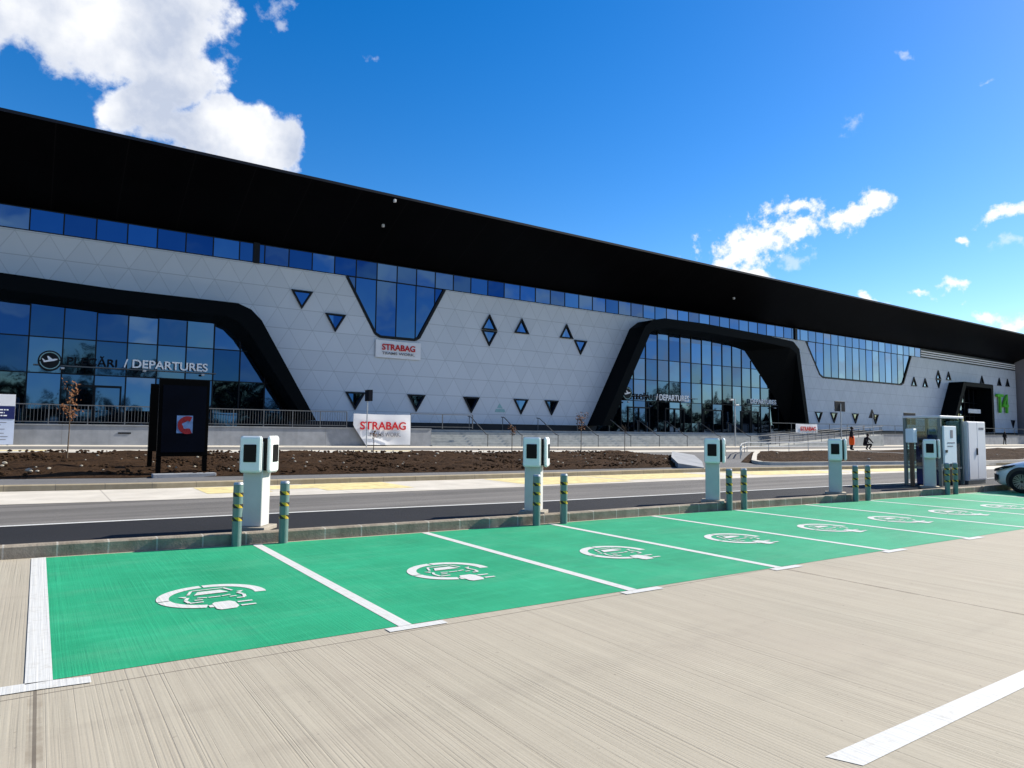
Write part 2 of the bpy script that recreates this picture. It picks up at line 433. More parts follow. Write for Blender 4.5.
def b_clear(k, pos, base, b):
    out = [n for n in k.t.nodes if n.type == 'OUTPUT_MATERIAL'][0]
    tr = k.n('ShaderNodeBsdfTransparent'); tr.inputs[0].default_value = (.66, .78, .81, 1)
    gl = k.n('ShaderNodeBsdfGlossy'); gl.inputs['Roughness'].default_value = .03
    fr = k.n('ShaderNodeValue'); fr.outputs[0].default_value = .035
    mx = k.n('ShaderNodeMixShader'); k.l(fr.outputs[0], mx.inputs[0]); k.l(tr.outputs[0], mx.inputs[1]); k.l(gl.outputs[0], mx.inputs[2])
    k.l(mx.outputs[0], out.inputs[0])
M['clear'] = mat('tinted_clear_glass', (.5, .6, .6), .05, build=b_clear, var=0)
M['orange'] = mat('orange_work_cloth', (.85, .10, .01), .8, .2, var=.1)
M['dark_cloth'] = mat('black_work_clothes', (.012, .013, .017), .9, .15, var=.2, vscale=8)
M['skin'] = mat('skin', (.42, .24, .17), .6, .3, var=.05)
M['hair'] = mat('dark_hair', (.015, .012, .01), .7, .3, var=.1)
M['sign_back'] = mat('dark_sign_face', (.003, .004, .009), .5, .12, var=0)
M['lamp_white'] = mat('white_lamp_housing', (.45, .45, .45), .4, .4, var=0)
M['sand'] = mat('weathered_sign_mark', (.25, .42, .42), .6, .3, var=.1)

# ------------------------------------------------------------------ ground curves (metres; X runs along the terminal, Y towards it)
K = lerp_table([(-60, 15.4), (-.3, 10.62), (2.5, 10.28), (7.2, 9.92), (12.7, 9.66), (20.7, 9.12), (40, 7.8), (70, 6.0), (200, 4.0)])
LN = lerp_table([(-60, 16.8), (-.4, 13.05), (4.6, 12.62), (8.7, 12.10), (15.5, 11.68), (24, 11.05), (60, 8.9), (200, 7.2)])
PV = lerp_table([(-60, 21.0), (-.5, 16.6), (1.6, 16.25), (9.6, 15.5), (20, 15.0), (30, 14.1), (60, 11.8), (200, 9.5)])
Q = lerp_table([(-60, 24.5), (-.7, 19.85), (2, 19.25), (11.9, 18.55), (22, 17.95), (33, 16.0), (60, 13.1), (200, 11)])
B = lerp_table([(-60, 27.5), (-.7, 21.8), (2, 21.0), (12, 19.6), (21, 18.75), (27, 18.1), (33.6, 16.5), (39.5, 15.1), (60, 13.7), (200, 12.2)])
T = lerp_table([(-60, 30), (-1, 29.7), (7, 28.9), (14.4, 28.3), (20, 28.0), (60, 27.7), (200, 27.5)])
zf = lambda x: max(.45, .7 - .0068 * max(x, 0))
def zb(x, y):                                   # level of the made ground beyond the far kerb
    b, t = B(x), T(x)
    if y <= b: return .26
    if y >= t: return zf(x)
    return .26 + (zf(x) - .26) * (y - b) / (t - b)
C0 = lambda v: (lambda x: v)
def plus(f, d): return lambda x: f(x) + d
XS = [-60, -40, -25, -15, -9, -5, -2, -.5, 1, 2.5, 4, 5.5, 7, 9, 11, 13, 15, 17.5, 20, 22.5, 25, 28, 31, 34, 38, 43, 50, 60, 75, 100, 140, 200]

# ------------------------------------------------------------------ ground
bm = bmesh.new()
flat_xy(bm, [(-900, -900), (900, -900), (900, 900), (-900, 900)], -.12)
tag(obj('ground', bm, M['terrain']), kind='structure')
lot = sheet('parking_lot', XS, C0(-45), K, C0(0), C0(0), M['concrete'])
# green bays, white lines and charging symbols: painted parts of the lot
FR = lambda x: 5.47 - .031 * x
LX = [.08, 2.63, 5.2, 7.61, 10.08, 12.45, 14.85, 17.25, 19.65, 22.05, 24.45, 26.85]
for i, (a, c) in enumerate(zip(LX, LX[1:])):
    bm = bmesh.new()
    x0 = a + (.07 if i == 0 else 0)
    flat_xy(bm, [(x0, FR(a)), (c, FR(c)), (c, K(c) - .07), (x0, K(a) - .07)], .003)
    obj('green_bay', bm, M['green'], lot)
for i, x in enumerate(LX):
    bm = bmesh.new(); w = .075 if i == 0 else .06
    f = FR(x)
    if i == 0:
        flat_xy(bm, [(x - w, f - .02), (x - w, K(x) - .05), (x + w, K(x) - .05), (x + w, f - .02)], .006)
        flat_xy(bm, [(-3.2, 5.46), (-3.2, 5.62), (x - w, 5.47), (x + w, 5.45), (.36, 5.40), (.36, 5.27), (x, 5.305)], .006)
    else:
        flat_xy(bm, [(x - w, f - .02), (x - w, K(x) - .08), (x + w, K(x) - .08), (x + w, f - .02)], .006)
        flat_xy(bm, [(x - .19, f - .13), (x - .19, f - .02), (x + .34, f - .035), (x + .34, f - .145)], .006)
    obj('bay_line', bm, M['white_line'], lot)
bm = bmesh.new()
flat_xy(bm, [(3.40, 2.075), (3.47, 1.915), (5.42, 1.90), (9.2, 1.85), (9.2, 2.0), (5.80, 2.035)], .003)
obj('bay_line', bm, M['white_line'], lot)

def charge_symbol(cx, cy, s=.95):
    bm = bmesh.new()
    zz = [.006]
    def P(pts):
        zz[0] += .00006; flat_xy(bm, [(cx + x * s, cy + y * s) for x, y in pts], zz[0])
    def arc(a0, a1, r0=.41, r1=.525, n=16):
        A = [math.radians(a0 + (a1 - a0) * i / n) for i in range(n + 1)]
        for p, q in zip(A, A[1:]):
            P([(-.04 + r0 * math.cos(p), .06 + r0 * math.sin(p)), (-.04 + r1 * math.cos(p), .06 + r1 * math.sin(p)), (-.04 + r1 * math.cos(q), .06 + r1 * math.sin(q)), (-.04 + r0 * math.cos(q), .06 + r0 * math.sin(q))])
    arc(-8, 92); arc(95, 184); arc(187, 253)
    # plug: cable stub, body, two prongs
    P([(-.165, -.45), (-.165, -.37), (-.125, -.36), (-.125, -.46)]); P([(-.09, -.27), (.05, -.27), (.09, -.34), (.09, -.52), (.05, -.59), (-.09, -.59), (-.12, -.54), (-.12, -.32)])
    P([(.11, -.385), (.11, -.335), (.25, -.345), (.25, -.385)]); P([(.11, -.54), (.11, -.49), (.25, -.50), (.25, -.54)])
    # car seen from the front
    def stroke(pts, w=.034):
        for (a, b), (c, e) in zip(pts, pts[1:]):
            p, q = Vector((a, b)), Vector((c, e)); u = (q - p).normalized(); nn = Vector((-u.y, u.x)) * w / 2
            P([p - nn, q - nn - u * .012, q + nn - u * .012, p + nn])
    P([(-.21, .13), (-.15, .27), (.07, .27), (.13, .13)])
    stroke([(-.26, .17), (-.20, .35), (.12, .35), (.18, .17)], .028)
    P([(-.36, .13), (-.28, .11), (-.31, .05)]); P([(.28, .13), (.20, .11), (.23, .05)])
    stroke([(-.28, .05), (-.32, -.06), (-.30, -.19), (-.16, -.19)]); stroke([(.20, .05), (.24, -.06), (.22, -.19), (.13, -.19)])
    stroke([(-.20, .0), (-.10, -.03), (.03, -.03), (.13, .0)], .03); stroke([(-.24, -.09), (-.15, -.10)], .03); stroke([(.16, -.09), (.08, -.10)], .03)
    obj('charging_symbol', bm, M['white_line'], lot)
for x, y in [(1.53, 7.27), (4.10, 7.10), (6.66, 7.0), (9.17, 6.93), (11.6, 6.87), (13.95, 6.85), (16.35, 6.8), (18.75, 6.72), (21.15, 6.66)]:
    charge_symbol(x, y)

def kerb_run(name, f, w, z0, z1, m, xs=XS):
    bm = bmesh.new(); R = []
    for x in xs:
        y = f(x); c = .02
        R.append([bm.verts.new((x, yy, zz)) for yy, zz in ((y, z0), (y, z1 - c), (y + c, z1), (y + w, z1), (y + w, z0))])
    for a, b in zip(R, R[1:]):
        for j in range(4): bm.faces.new((a[j], b[j], b[j + 1], a[j + 1]))
    return tag(obj(name, bm, m), kind='structure')
kerb_run('kerb', K, .15, -.05, .165, M['kerb'])
road = sheet('road', XS, plus(K, .13), plus(LN, -.05), C0(.125), C0(.12), M['asphalt_new'])
sheet('worn_road', XS, plus(LN, -.05), plus(PV, .02), C0(.122), C0(.12), M['asphalt_old'])
ln = sheet('road_edge_line', XS, plus(LN, -.06), plus(LN, .07), C0(.127), C0(.127), M['white_line'], road)
pave = sheet('bus_bay_pavement', XS, PV, plus(Q, .02), C0(.126), C0(.126), M['pave'])
for a, c, lo, hi in [(3.3, 4.75, .35, .95), (4.75, 6.0, .55, .93), (6.0, 8.3, .30, .97), (11.6, 15.4, .12, .95), (15.6, 20.2, .30, .97), (22, 27, .30, .95), (28.6, 33, .3, .95)]:
    sheet('yellow_box_marking', [a, (a + c) / 2, c], lambda x, t=lo: PV(x) + (Q(x) - PV(x)) * t, lambda x, t=hi: PV(x) + (Q(x) - PV(x)) * t, C0(.130), C0(.130), M['yellow'], pave)
kerb_run('far_kerb', Q, .17, .05, .27, M['tan_kerb'])
far = sheet('access_road', XS, plus(Q, .15), C0(46), C0(.26), zf, M['asphalt_grey'], nv=1)
# rebuild the access road with the true slope profile
me = far.data; bm = bmesh.new(); rows = []
for x in XS:
    ys = [Q(x) + .15, B(x)] + [B(x) + (T(x) - B(x)) * t for t in (.25, .5, .75)] + [T(x), 46]
    rows.append([bm.verts.new((x, y, zb(x, y))) for y in ys])
for a, b in zip(rows, rows[1:]):
    for j in range(6): bm.faces.new((a[j], b[j], b[j + 1], a[j + 1]))
bmesh.ops.recalc_face_normals(bm, faces=bm.faces); bm.to_mesh(me); bm.free()
drop = sheet('drop_off_pavement', XS, plus(T, .5), C0(42.3), plus(zf, .006), plus(zf, .006), M['pave'])
sheet('edge_line', XS, plus(T, 1.6), plus(T, 2.3), plus(zf, .010), plus(zf, .010), M['white_line'], drop)
sheet('yellow_line', [-6, -3, .3], plus(T, 2.4), plus(T, 3.4), plus(zf, .010), plus(zf, .010), M['yellow'], drop)
sheet('yellow_line', [12.5, 14.5, 16.2], plus(T, 2.4), plus(T, 3.4), plus(zf, .010), plus(zf, .010), M['yellow'], drop)
sheet('asphalt_lane', XS, plus(T, 4.5), plus(T, 9.5), plus(zf, .010), plus(zf, .010), M['asphalt_grey'], drop)

# planting beds of bare soil
def soil_bed(name, x0, x1, lo, hi, dx=.35, nv=34, h=.16):
    xs = [x0 + (x1 - x0) * i / max(1, int((x1 - x0) / dx)) for i in range(int((x1 - x0) / dx) + 1)]
    rnd = random.Random(int(x0 * 10) + 99)
    bm = bmesh.new(); rows = []
    for i, x in enumerate(xs):
        r = []
        for j in range(nv + 1):
            t = j / nv; y = lo(x) + (hi(x) - lo(x)) * t
            edge = min(1, min(t, 1 - t) * 9, (x - x0) / 1.0 + .05, (x1 - x) / 1.0 + .05)
            z = zb(x, y) + .012 + max(0, edge) * (h * (.55 + .45 * math.sin(x * 1.7 + 3 * t) * math.sin(7 * t + x * .6)) + rnd.uniform(-.02, .035))
            r.append(bm.verts.new((x, y, z)))
        rows.append(r)
    for a, b in zip(rows, rows[1:]):
        for j in range(nv): bm.faces.new((a[j], b[j], b[j + 1], a[j + 1]))
    return tag(obj(name, bm, M['soil'], smooth=False), kind='structure')
def lo1(x): return max(B(x) + .25, B(x) if x < 21 else 18.6 + (x - 21) * .92 + .25)
soil_bed('planting_bed', -45, 26.6, lo1, plus(T, -.05))
def lo2(x): return B(x) + .3
def hi2(x): return min(T(x) - .05, 19.6 + (x - 26.6) * .68 + .5)
soil_bed('planting_bed', 26.8, 47.5, lo2, hi2)
soil_bed('planting_bed', 50.5, 110, lo2, plus(T, -.05), dx=.9, nv=20)
# pale kerb round the second bed
bm = bmesh.new()
def kerb_poly(pts, w=.22, h=.14):
    for (a, b), (c, d) in zip(pts, pts[1:]):
        p, q = Vector((a, b)), Vector((c, d)); n = (q - p).normalized(); n = Vector((-n.y, n.x)) * w
        z0, z1 = zb(a, b), zb(c, d)
        v = [bm.verts.new((*x, z)) for x, z in ((p, z0 - .1), (q, z1 - .1), (q + n, z1 - .1), (p + n, z0 - .1), (p, z0 + h), (q, z1 + h), (q + n, z1 + h), (p + n, z0 + h))]
        for f in ((0, 1, 2, 3), (4, 5, 6, 7), (0, 1, 5, 4), (1, 2, 6, 5), (2, 3, 7, 6), (3, 0, 4, 7)): bm.faces.new([v[i] for i in f])
kerb_poly([(38.2, 27.6), (34, 24.8), (29.5, 21.6), (27.0, 19.8), (26.4, 19.0), (26.6, 18.5), (27.4, 18.2), (30, 17.6), (33.6, 16.6), (39.5, 15.25), (47.5, 14.7)])
tag(obj('bed_kerb', bm, M['pave']), kind='structure')
# stones scattered on the soil
bm = bmesh.new(); rnd = random.Random(5)
for i in range(150):
    x = rnd.uniform(-6, 24) if i < 115 else rnd.uniform(28, 70); lo = lo1(x) if x < 26 else lo2(x)
    y = lo + (T(x) - lo) * rnd.random() ** 1.6
    if 26 < x < 47 and y > hi2(x): continue
    s = rnd.uniform(.02, .05) * (1.6 if rnd.random() < .08 else 1)
    r = bmesh.ops.create_icosphere(bm, subdivisions=1, radius=s)
    for v in r['verts']: v.co = Vector((v.co.x * rnd.uniform(.8, 1.4), v.co.y * rnd.uniform(.8, 1.3), v.co.z * .7)) + Vector((x, y, zb(x, y) + .19 + s * .3))
tag(obj('scattered_stones', bm, M['stone']), 'small pale stones scattered over the brown soil beds', 'stones', kind='stuff')
# soil clods give the bed a broken surface
bm = bmesh.new(); rnd = random.Random(11)
for i in range(3400):
    x = rnd.uniform(-5, 26); lo = lo1(x); y = lo + .1 + (T(x) - lo - .2) * rnd.random()
    s = rnd.uniform(.025, .07)
    r = bmesh.ops.create_icosphere(bm, subdivisions=1, radius=s)
    for v in r['verts']: v.co = Vector((v.co.x * rnd.uniform(.7, 1.5), v.co.y * rnd.uniform(.7, 1.5), v.co.z * rnd.uniform(.5, .9))) + Vector((x, y, zb(x, y) + .10))
tag(obj('soil_clods', bm, M['soil']), 'loose clods of dark brown earth covering the long bed', 'soil', kind='stuff')
# concrete wing at the end of the first bed
bm = bmesh.new()
vb = [(20.7, 18.55), (21.5, 17.95), (24.2, 20.3), (28.0, 24.0), (27.0, 24.6), (23.0, 21.0)]
a = [bm.verts.new((x, y, zb(x, y) - .1)) for x, y in vb]
b = [bm.verts.new((x, y, zb(x, y) + h)) for (x, y), h in zip(vb, (.20, .05, .08, .10, .26, .26))]
bm.faces.new(a); bm.faces.new(b[::-1])
for i in range(6): bm.faces.new((a[i], b[i], b[(i + 1) % 6], a[(i + 1) % 6]))
tag(obj('wing_wall', bm, M['plinth']), 'low sloping pale concrete wing at the end of the long soil bed', 'low wall')

# ------------------------------------------------------------------ terminal building
YW = 46.0
term = thing('terminal_building', 'long airport terminal with black overhanging roof and white triangle-patterned wall', 'terminal building', (0, YW, 0))
def part(name, bm, m, parent=None, **kw):
    p = parent or term
    bmesh.ops.translate(bm, verts=bm.verts, vec=(0, -YW, 0))
    return obj(name, bm, m, p, **kw)
X0, X1 = -30.0, 132.8
SB, ST = 12.44, 13.76        # bottom and top of the window strip
P1 = [(-16.6, 2.2), (-15.4, 8.9), (-14.6, 9.7), (-13.6, 9.95), (-2.2, 9.58), (3.4, 9.36), (9.75, 9.32), (10.55, 9.02), (11.2, 8.40), (14.85, 2.2)]
P2 = [(39.7, 2.2), (44.85, 11.25), (45.9, 11.95), (47.4, 12.25), (53, 12.3), (62, 12.05), (67.6, 11.75), (68.7, 11.0), (70.4, 2.2)]
P3 = [(104.4, 2.2), (108.8, 9.38), (109.0, 9.4), (118.4, 9.4), (118.6, 9.25), (118.7, 2.2)]
TR1 = [(25.25, SB), (23.15, 8.55), (22.8, 8.35), (20.05, 8.35), (19.65, 8.55), (17.4, SB)]
TR2 = [(97.9, SB), (95.6, 8.65), (94.9, 8.4), (76.5, 8.4), (75.8, 8.7), (73.1, SB)]
outline = [(X0, 2.2)] + P1 + P2 + P3 + [(X1, 2.2), (X1, SB)] + TR2 + TR1 + [(X0, SB)]
bm = bmesh.new(); prism_xz(bm, outline, YW, YW + .25)
part('wall', bm, M['cladding'])
bm = bmesh.new(); box(bm, X0, X1, YW + .05, YW + .3, 1.7, 2.2)
part('plinth_band', bm, M['black_band'])
# mass behind the facade
bm = bmesh.new(); box(bm, X0, X1 + .6, YW + .9, 88, .2, 13.7); part('hall', bm, M['frame_dark'])
# roof: slanting soffit, edge and deck in one section each
def run_section(name, sec, m, xa=X0 - 1, xb=X1 + 1.2, closed=True):
    bm = bmesh.new()
    a = [bm.verts.new((xa, y, z)) for y, z in sec]; b = [bm.verts.new((xb, y, z)) for y, z in sec]; n = len(sec)
    for i in range(n): bm.faces.new((a[i], b[i], b[(i + 1) % n], a[(i + 1) % n]))
    bm.faces.new(a); bm.faces.new(b[::-1])
    return part(name, bm, m)
run_section('soffit', [(46.3, 13.76), (40.0, 16.60), (40.05, 16.70), (46.3, 13.95)], M['soffit'])
run_section('fascia', [(39.98, 16.60), (39.98, 16.76), (40.3, 16.77), (40.3, 16.60)], M['fascia'])
run_section('roof', [(40.3, 16.55), (40.3, 16.74), (60, 17.6), (90, 17.6), (90, 13.6), (46.3, 13.97)], M['soffit'])
bm = bmesh.new(); prism = [(X1 + .02, 1.0), (X1 + .02, 13.7), (X1 + .9, 13.7), (X1 + .9, 1.0)]
vs = []
for x in (X1 + .02, X1 + .9):
    vs.append([bm.verts.new((x + d, y, z)) for d, y, z in ((.9, 40.1, .4), (0, 40.1, 16.4), (0, 46.2, 13.75), (0, 60, 13.6), (.9, 60, .4))])
for i in range(5): bm.faces.new((vs[0][i], vs[1][i], vs[1][(i + 1) % 5], vs[0][(i + 1) % 5]))
bm.faces.new(vs[0]); bm.faces.new(vs[1][::-1])
part('side_fin', bm, M['fin'])

def glass_poly(name, pts, y, parent, m='glass'):
    bm = bmesh.new(); prism_xz(bm, pts, y, y + .04)
    return part(name, bm, M[m], parent)
# strip windows, one object per bay
BW = 1.587; k0 = math.ceil((X0 - .41 * BW) / BW); k1 = int((101.9 - .41 * BW) / BW)
fm = bmesh.new()
box(fm, -.035, .035, .02, .10, SB, ST); box(fm, .035, BW - .035, .025, .09, SB, SB + .07); box(fm, .035, BW - .035, .025, .09, ST - .06, ST)
fme = bpy.data.meshes.new('window_frame'); bmesh.ops.recalc_face_normals(fm, faces=fm.faces); fm.to_mesh(fme); fm.free(); fme.materials.append(M['frame_dark'])
gm = bmesh.new(); box(gm, .03, BW - .03, .05, .08, SB + .06, ST - .05)
gme = bpy.data.meshes.new('window_pane'); gm.to_mesh(gme); gm.free(); gme.materials.append(M['glass'])
for k in range(k0, k1):
    x = (k + .41) * BW
    w = link('strip_window', fme, term, loc=(x, 0, 0))
    link('window_pane', gme, w)
bm = bmesh.new(); box(bm, 11.02, 11.42, YW - .08, YW + .12, SB - .02, ST + .02); box(bm, 70.9, 71.35, YW - .08, YW + .12, SB - .02, ST + .02)
part('expansion_joint', bm, M['frame_dark'])
# louvre at the right end
xa = (k1 + .41) * BW
bm = bmesh.new(); box(bm, xa, X1, YW + .10, YW + .2, SB, ST); lv = part('louvre', bm, M['frame_dark'])
bm = bmesh.new()
for z in (12.66, 12.98, 13.30): box(bm, xa + .1, X1 - .05, YW - .02, YW + .08, z, z + .15)
part('slat', bm, M['white_slat'], lv)
# trapezoid windows hanging below the strip
def trap_window(tr, xm):
    bm = bmesh.new(); n = len(tr)
    for p, q in zip(tr, tr[1:]): bar_xz(bm, p, q, .2, YW - .05, YW + .16)
    xl, xr = min(p[0] for p in tr), max(p[0] for p in tr); zb_ = 8.38
    for x in xm:
        zlow = zb_
        for p, q in zip(tr, tr[1:]):
            if min(p[0], q[0]) <= x <= max(p[0], q[0]) and abs(p[0] - q[0]) > .05:
                zlow = p[1] + (q[1] - p[1]) * (x - p[0]) / (q[0] - p[0])
        if xl < x < xr and zlow < SB - .3: box(bm, x - .035, x + .035, YW + .055, YW + .14, zlow, SB)
    w = part('hanging_window', bm, M['frame_dark'])
    glass_poly('window_pane', tr, YW + .09, w)
trap_window(TR1, [(k + .41) * BW for k in range(10, 17)])
trap_window(TR2, [(k + .41) * BW for k in range(45, 63)])
# triangular windows set in the cladding grid
def tri_window(n, row, up):
    x = G_ * n; z = 2.95 + R_ * row; w, h = G_, R_
    tri = [(x - w, z), (x + w, z), (x, z + h)] if up else [(x, z), (x + w, z + h), (x - w, z + h)]
    cx = sum(p[0] for p in tri) / 3; cz = sum(p[1] for p in tri) / 3
    o = [(cx + (a - cx) * .93, cz + (b - cz) * .93) for a, b in tri]; i = [(cx + (a - cx) * .70, cz + (b - cz) * .70) for a, b in tri]
    bm = bmesh.new()
    A = [bm.verts.new((a, YW - .13, b)) for a, b in o]; Bv = [bm.verts.new((a, YW - .13, b)) for a, b in i]
    Cv = [bm.verts.new((a, YW + .02, b)) for a, b in o]; D = [bm.verts.new((a, YW - .004, b)) for a, b in i]
    for j in range(3):
        t = (j + 1) % 3
        bm.faces.new((A[j], A[t], Bv[t], Bv[j])); bm.faces.new((A[j], Cv[j], Cv[t], A[t])); bm.faces.new((Bv[j], Bv[t], D[t], D[j]))
    f = part('triangular_window', bm, M['frame_dark'])
    bm = bmesh.new(); ii = [(cx + (a - cx) * .71, cz + (b - cz) * .71) for a, b in tri]
    prism_xz(bm, ii, YW - .006, YW + .01)
    part('window_pane', bm, M['glass'], f)
for n in (18,): tri_window(n, 5, False)
for n in (21, 37, 49): tri_window(n, 4, False)
for n in (37, 41, 47): tri_window(n, 5, True)
for n in (23, 29, 35, 41, 45): tri_window(n, 0, False)
for n in (95, 99, 105, 111, 164 + 1): tri_window(n, 0, False)
for n in (133, 137, 151, 159, 163): tri_window(n, 5, True)
for n in (124, 128): tri_window(n, 4, True)
tri_window(133, 4, False)

def inset_top(pts, t, zd=None):
    """inner outline of a portal frame: shrink towards the middle, leave the foot open"""
    cx = (pts[0][0] + pts[-1][0]) / 2; out = []
    for i, (x, z) in enumerate(pts):
        out.append((x + (t if x < cx - 2 else -t if x > cx + 2 else 0), z if i in (0, len(pts) - 1) else z - (zd or t * .85)))
    return out
def portal(name, outer, tl, yf, mull_off, transoms, inner=None, back=None, label=None):
    inner = inner or inset_top(outer, tl)
    back = back or inner
    bm = bmesh.new()
    def ring(pts, y): return [bm.verts.new((x, y, z)) for x, z in pts]
    A, Bf, Cb, D = ring(outer, yf), ring(inner, yf), ring(back, YW + .1), ring(outer, YW + .15)
    n = len(outer)
    for i in range(n - 1):
        bm.faces.new((A[i], A[i + 1], Bf[i + 1], Bf[i])); bm.faces.new((Bf[i], Bf[i + 1], Cb[i + 1], Cb[i])); bm.faces.new((A[i], D[i], D[i + 1], A[i + 1]))
        bm.faces.new((D[i], Cb[i], Cb[i + 1], D[i + 1]))
    for i in (0, n - 1): bm.faces.new((A[i], Bf[i], Cb[i], D[i]))
    fr = part(name, bm, M['portal'])
    gl = glass_poly('glazing', [(back[0][0], 1.7)] + back[1:-1] + [(back[-1][0], 1.7)], YW + .02, fr, 'portal_glass')
    bm = bmesh.new(); bk = back
    def top_at(x):
        for p, q in zip(bk, bk[1:]):
            if min(p[0], q[0]) <= x <= max(p[0], q[0]) and abs(p[0] - q[0]) > 1e-6: return p[1] + (q[1] - p[1]) * (x - p[0]) / (q[0] - p[0])
        return None
    k = math.ceil(bk[0][0] / BW)
    while k * BW + mull_off < bk[-1][0]:
        x = k * BW + mull_off; z = top_at(x)
        if z and z > 2.6: box(bm, x - .035, x + .035, YW - .045, YW + .03, 1.7, z - .02)
        k += 1
    for z in transoms:
        xs = []
        for p, q in zip(bk, bk[1:]):
            if min(p[1], q[1]) <= z <= max(p[1], q[1]) and abs(p[1] - q[1]) > 1e-6: xs.append(p[0] + (q[0] - p[0]) * (z - p[1]) / (q[1] - p[1]))
        if len(xs) >= 2: box(bm, min(xs), max(xs), YW - .035, YW + .025, z - .03, z + .03)
    part('mullion_grid', bm, M['frame_dark'], fr)
    return fr
e1 = portal('entrance_portal', P1, .72, 44.0, .58 * BW, (4.6, 6.6, 8.6), inner=inset_top(P1, .72, .85), back=inset_top(P1, .80, 1.12))
b2 = [(40.7, 2.2), (45.55, 10.75), (46.3, 11.15), (47.8, 11.3), (53, 11.3), (58, 11.1), (61.8, 10.45), (67.0, 5.6), (69.6, 2.2)]
i2 = [(40.65, 2.2), (45.6, 10.8), (46.4, 11.2), (47.8, 11.4), (53, 11.45), (62, 11.25), (67.0, 11.0), (68.1, 10.5), (69.8, 2.2)]
e2 = portal('entrance_portal', P2, .8, 44.0, .58 * BW, (4.6, 6.6, 8.6), inner=i2, back=b2)
e3 = portal('entrance_portal', P3, .7, 44.0, .58 * BW, (4.6, 6.6))
# doors: dark lower band of glazed leaves below the canopy line
for pts, xs in ((e1, [(-12, -9), (-5.5, -2.5), (1.2, 3.9), (6.0, 8.6)]), (e2, [(44.6, 47.4), (49.5, 52.2), (55, 58), (61, 64)]), (e3, [(109.5, 112.5)])):
    for a, b in xs:
        bm = bmesh.new()
        for x in (a, (a + b) / 2 - .03, b - .08): box(bm, x, x + .08, YW - .08, YW + .03, 1.7, 3.95)
        box(bm, a, b, YW - .09, YW + .035, 3.9, 4.02)
        part('sliding_door', bm, M['frame_dark'], pts)

# signs on the glass
def disc_sign(x, z, r, y, parent):
    bm = bmesh.new()
    c = bmesh.ops.create_cone(bm, cap_ends=True, segments=36, radius1=r, radius2=r, depth=.12)
    bmesh.ops.rotate(bm, verts=bm.verts, cent=(0, 0, 0), matrix=Matrix.Rotation(PI / 2, 3, 'X')); bmesh.ops.translate(bm, verts=bm.verts, vec=(x, y, z))
    d = part('sign_disc', bm, M['frame_dark'], parent)
    bm = bmesh.new(); n = 36
    for i in range(n):
        if i in (0, 18): continue
        a, b = 2 * PI * i / n, 2 * PI * (i + 1) / n
        prism_xz(bm, [(x + r * .78 * math.cos(a), z + r * .78 * math.sin(a)), (x + r * .86 * math.cos(a), z + r * .86 * math.sin(a)), (x + r * .86 * math.cos(b), z + r * .86 * math.sin(b)), (x + r * .78 * math.cos(b), z + r * .78 * math.sin(b))], y - .085, y - .062)
    part('sign_ring', bm, M['sand'], parent)
    bm = bmesh.new()     # climbing aeroplane pictogram
    def pl(pts): prism_xz(bm, [(x + a * r, z + b * r) for a, b in pts], y - .10, y - .062)
    pl([(-.55, -.06), (-.5, -.2), (.35, -.02), (.62, .12), (.6, .2), (.4, .2), (-.1, .06)])
    pl([(-.12, .05), (-.25, .42), (-.14, .44), (.22, .14)]); pl([(-.52, -.08), (-.68, .16), (-.58, .17), (-.38, -.02)])
    part('aeroplane_symbol', bm, M['sign_white'], parent)
bm = bmesh.new(); box(bm, -.4, 9.0, YW - .22, YW - .10, 5.0, 5.06); sg = part('departures_sign', bm, M['dark_steel'])
disc_sign(.35, 5.28, .56, YW - .20, sg)
def letters(s, x0, x1, z0, z1, y, m, parent, bold=.012):
    o = lettering('sign_lettering', s, x0, x1, z0, z1, y, m, parent, bold, .03)
    for v in o.data.vertices: v.co.y -= YW
    return o
letters('/ DEPARTURES', 3.93, 8.5, 5.12, 5.62, YW - .20, M['sign_white'], sg, .018)
letters('PLECĂRI', 1.15, 3.6, 5.12, 5.70, YW - .20, M['sign_grey'], sg, .008)
bm = bmesh.new(); box(bm, 43.3, 54.0, YW - .22, YW - .10, 5.0, 5.06); sg = part('departures_sign', bm, M['dark_steel'])
disc_sign(44.3, 5.2, .62, YW - .20, sg)
letters('/ DEPARTURES', 48.1, 52.7, 4.72, 5.30, YW - .20, M['sign_white'], sg, .018)
letters('PLECĂRI', 45.2, 47.8, 4.72, 5.4, YW - .20, M['sign_grey'], sg, .008)
bm = bmesh.new(); box(bm, 62.0, 67.2, YW - .22, YW - .10, 4.75, 4.81); sg = part('departures_sign', bm, M['dark_steel'])
letters('DEPARTURES', 62.4, 66.9, 4.86, 5.36, YW - .20, M['sign_white'], sg, .018)
bm = bmesh.new(); box(bm, 112.0, 116, YW - 1.2, YW - 1.1, 5.0, 5.6); part('canopy_panel', bm, M['cladding'], e3)
o = lettering('terminal_number', 'T4', 124.3, 128.5, 5.35, 8.35, YW - .3, M['t4_green'], term, .008, .14)
for v in o.data.vertices: v.co.y -= YW
bm = bmesh.new(); prism_xz(bm, [(30.0, 3.15), (31.0, 3.15), (30.9, 3.4), (30.1, 3.4)], YW - .03, YW + .01); prism_xz(bm, [(30.2, 3.5), (30.75, 3.45), (30.45, 3.85)], YW - .03, YW + .01)
part('wall_mark', bm, M['sand'])
for x, y, z in ((18.2, 40.0, 16.35), (18.4, 42.2, 15.3), (55.9, 42.8, 14.95)):
    bm = bmesh.new(); box(bm, x - .08, x + .08, y - .1, y + .08, z - .1, z + .1, .03)
    part('soffit_lamp', bm, M['lamp_white'])
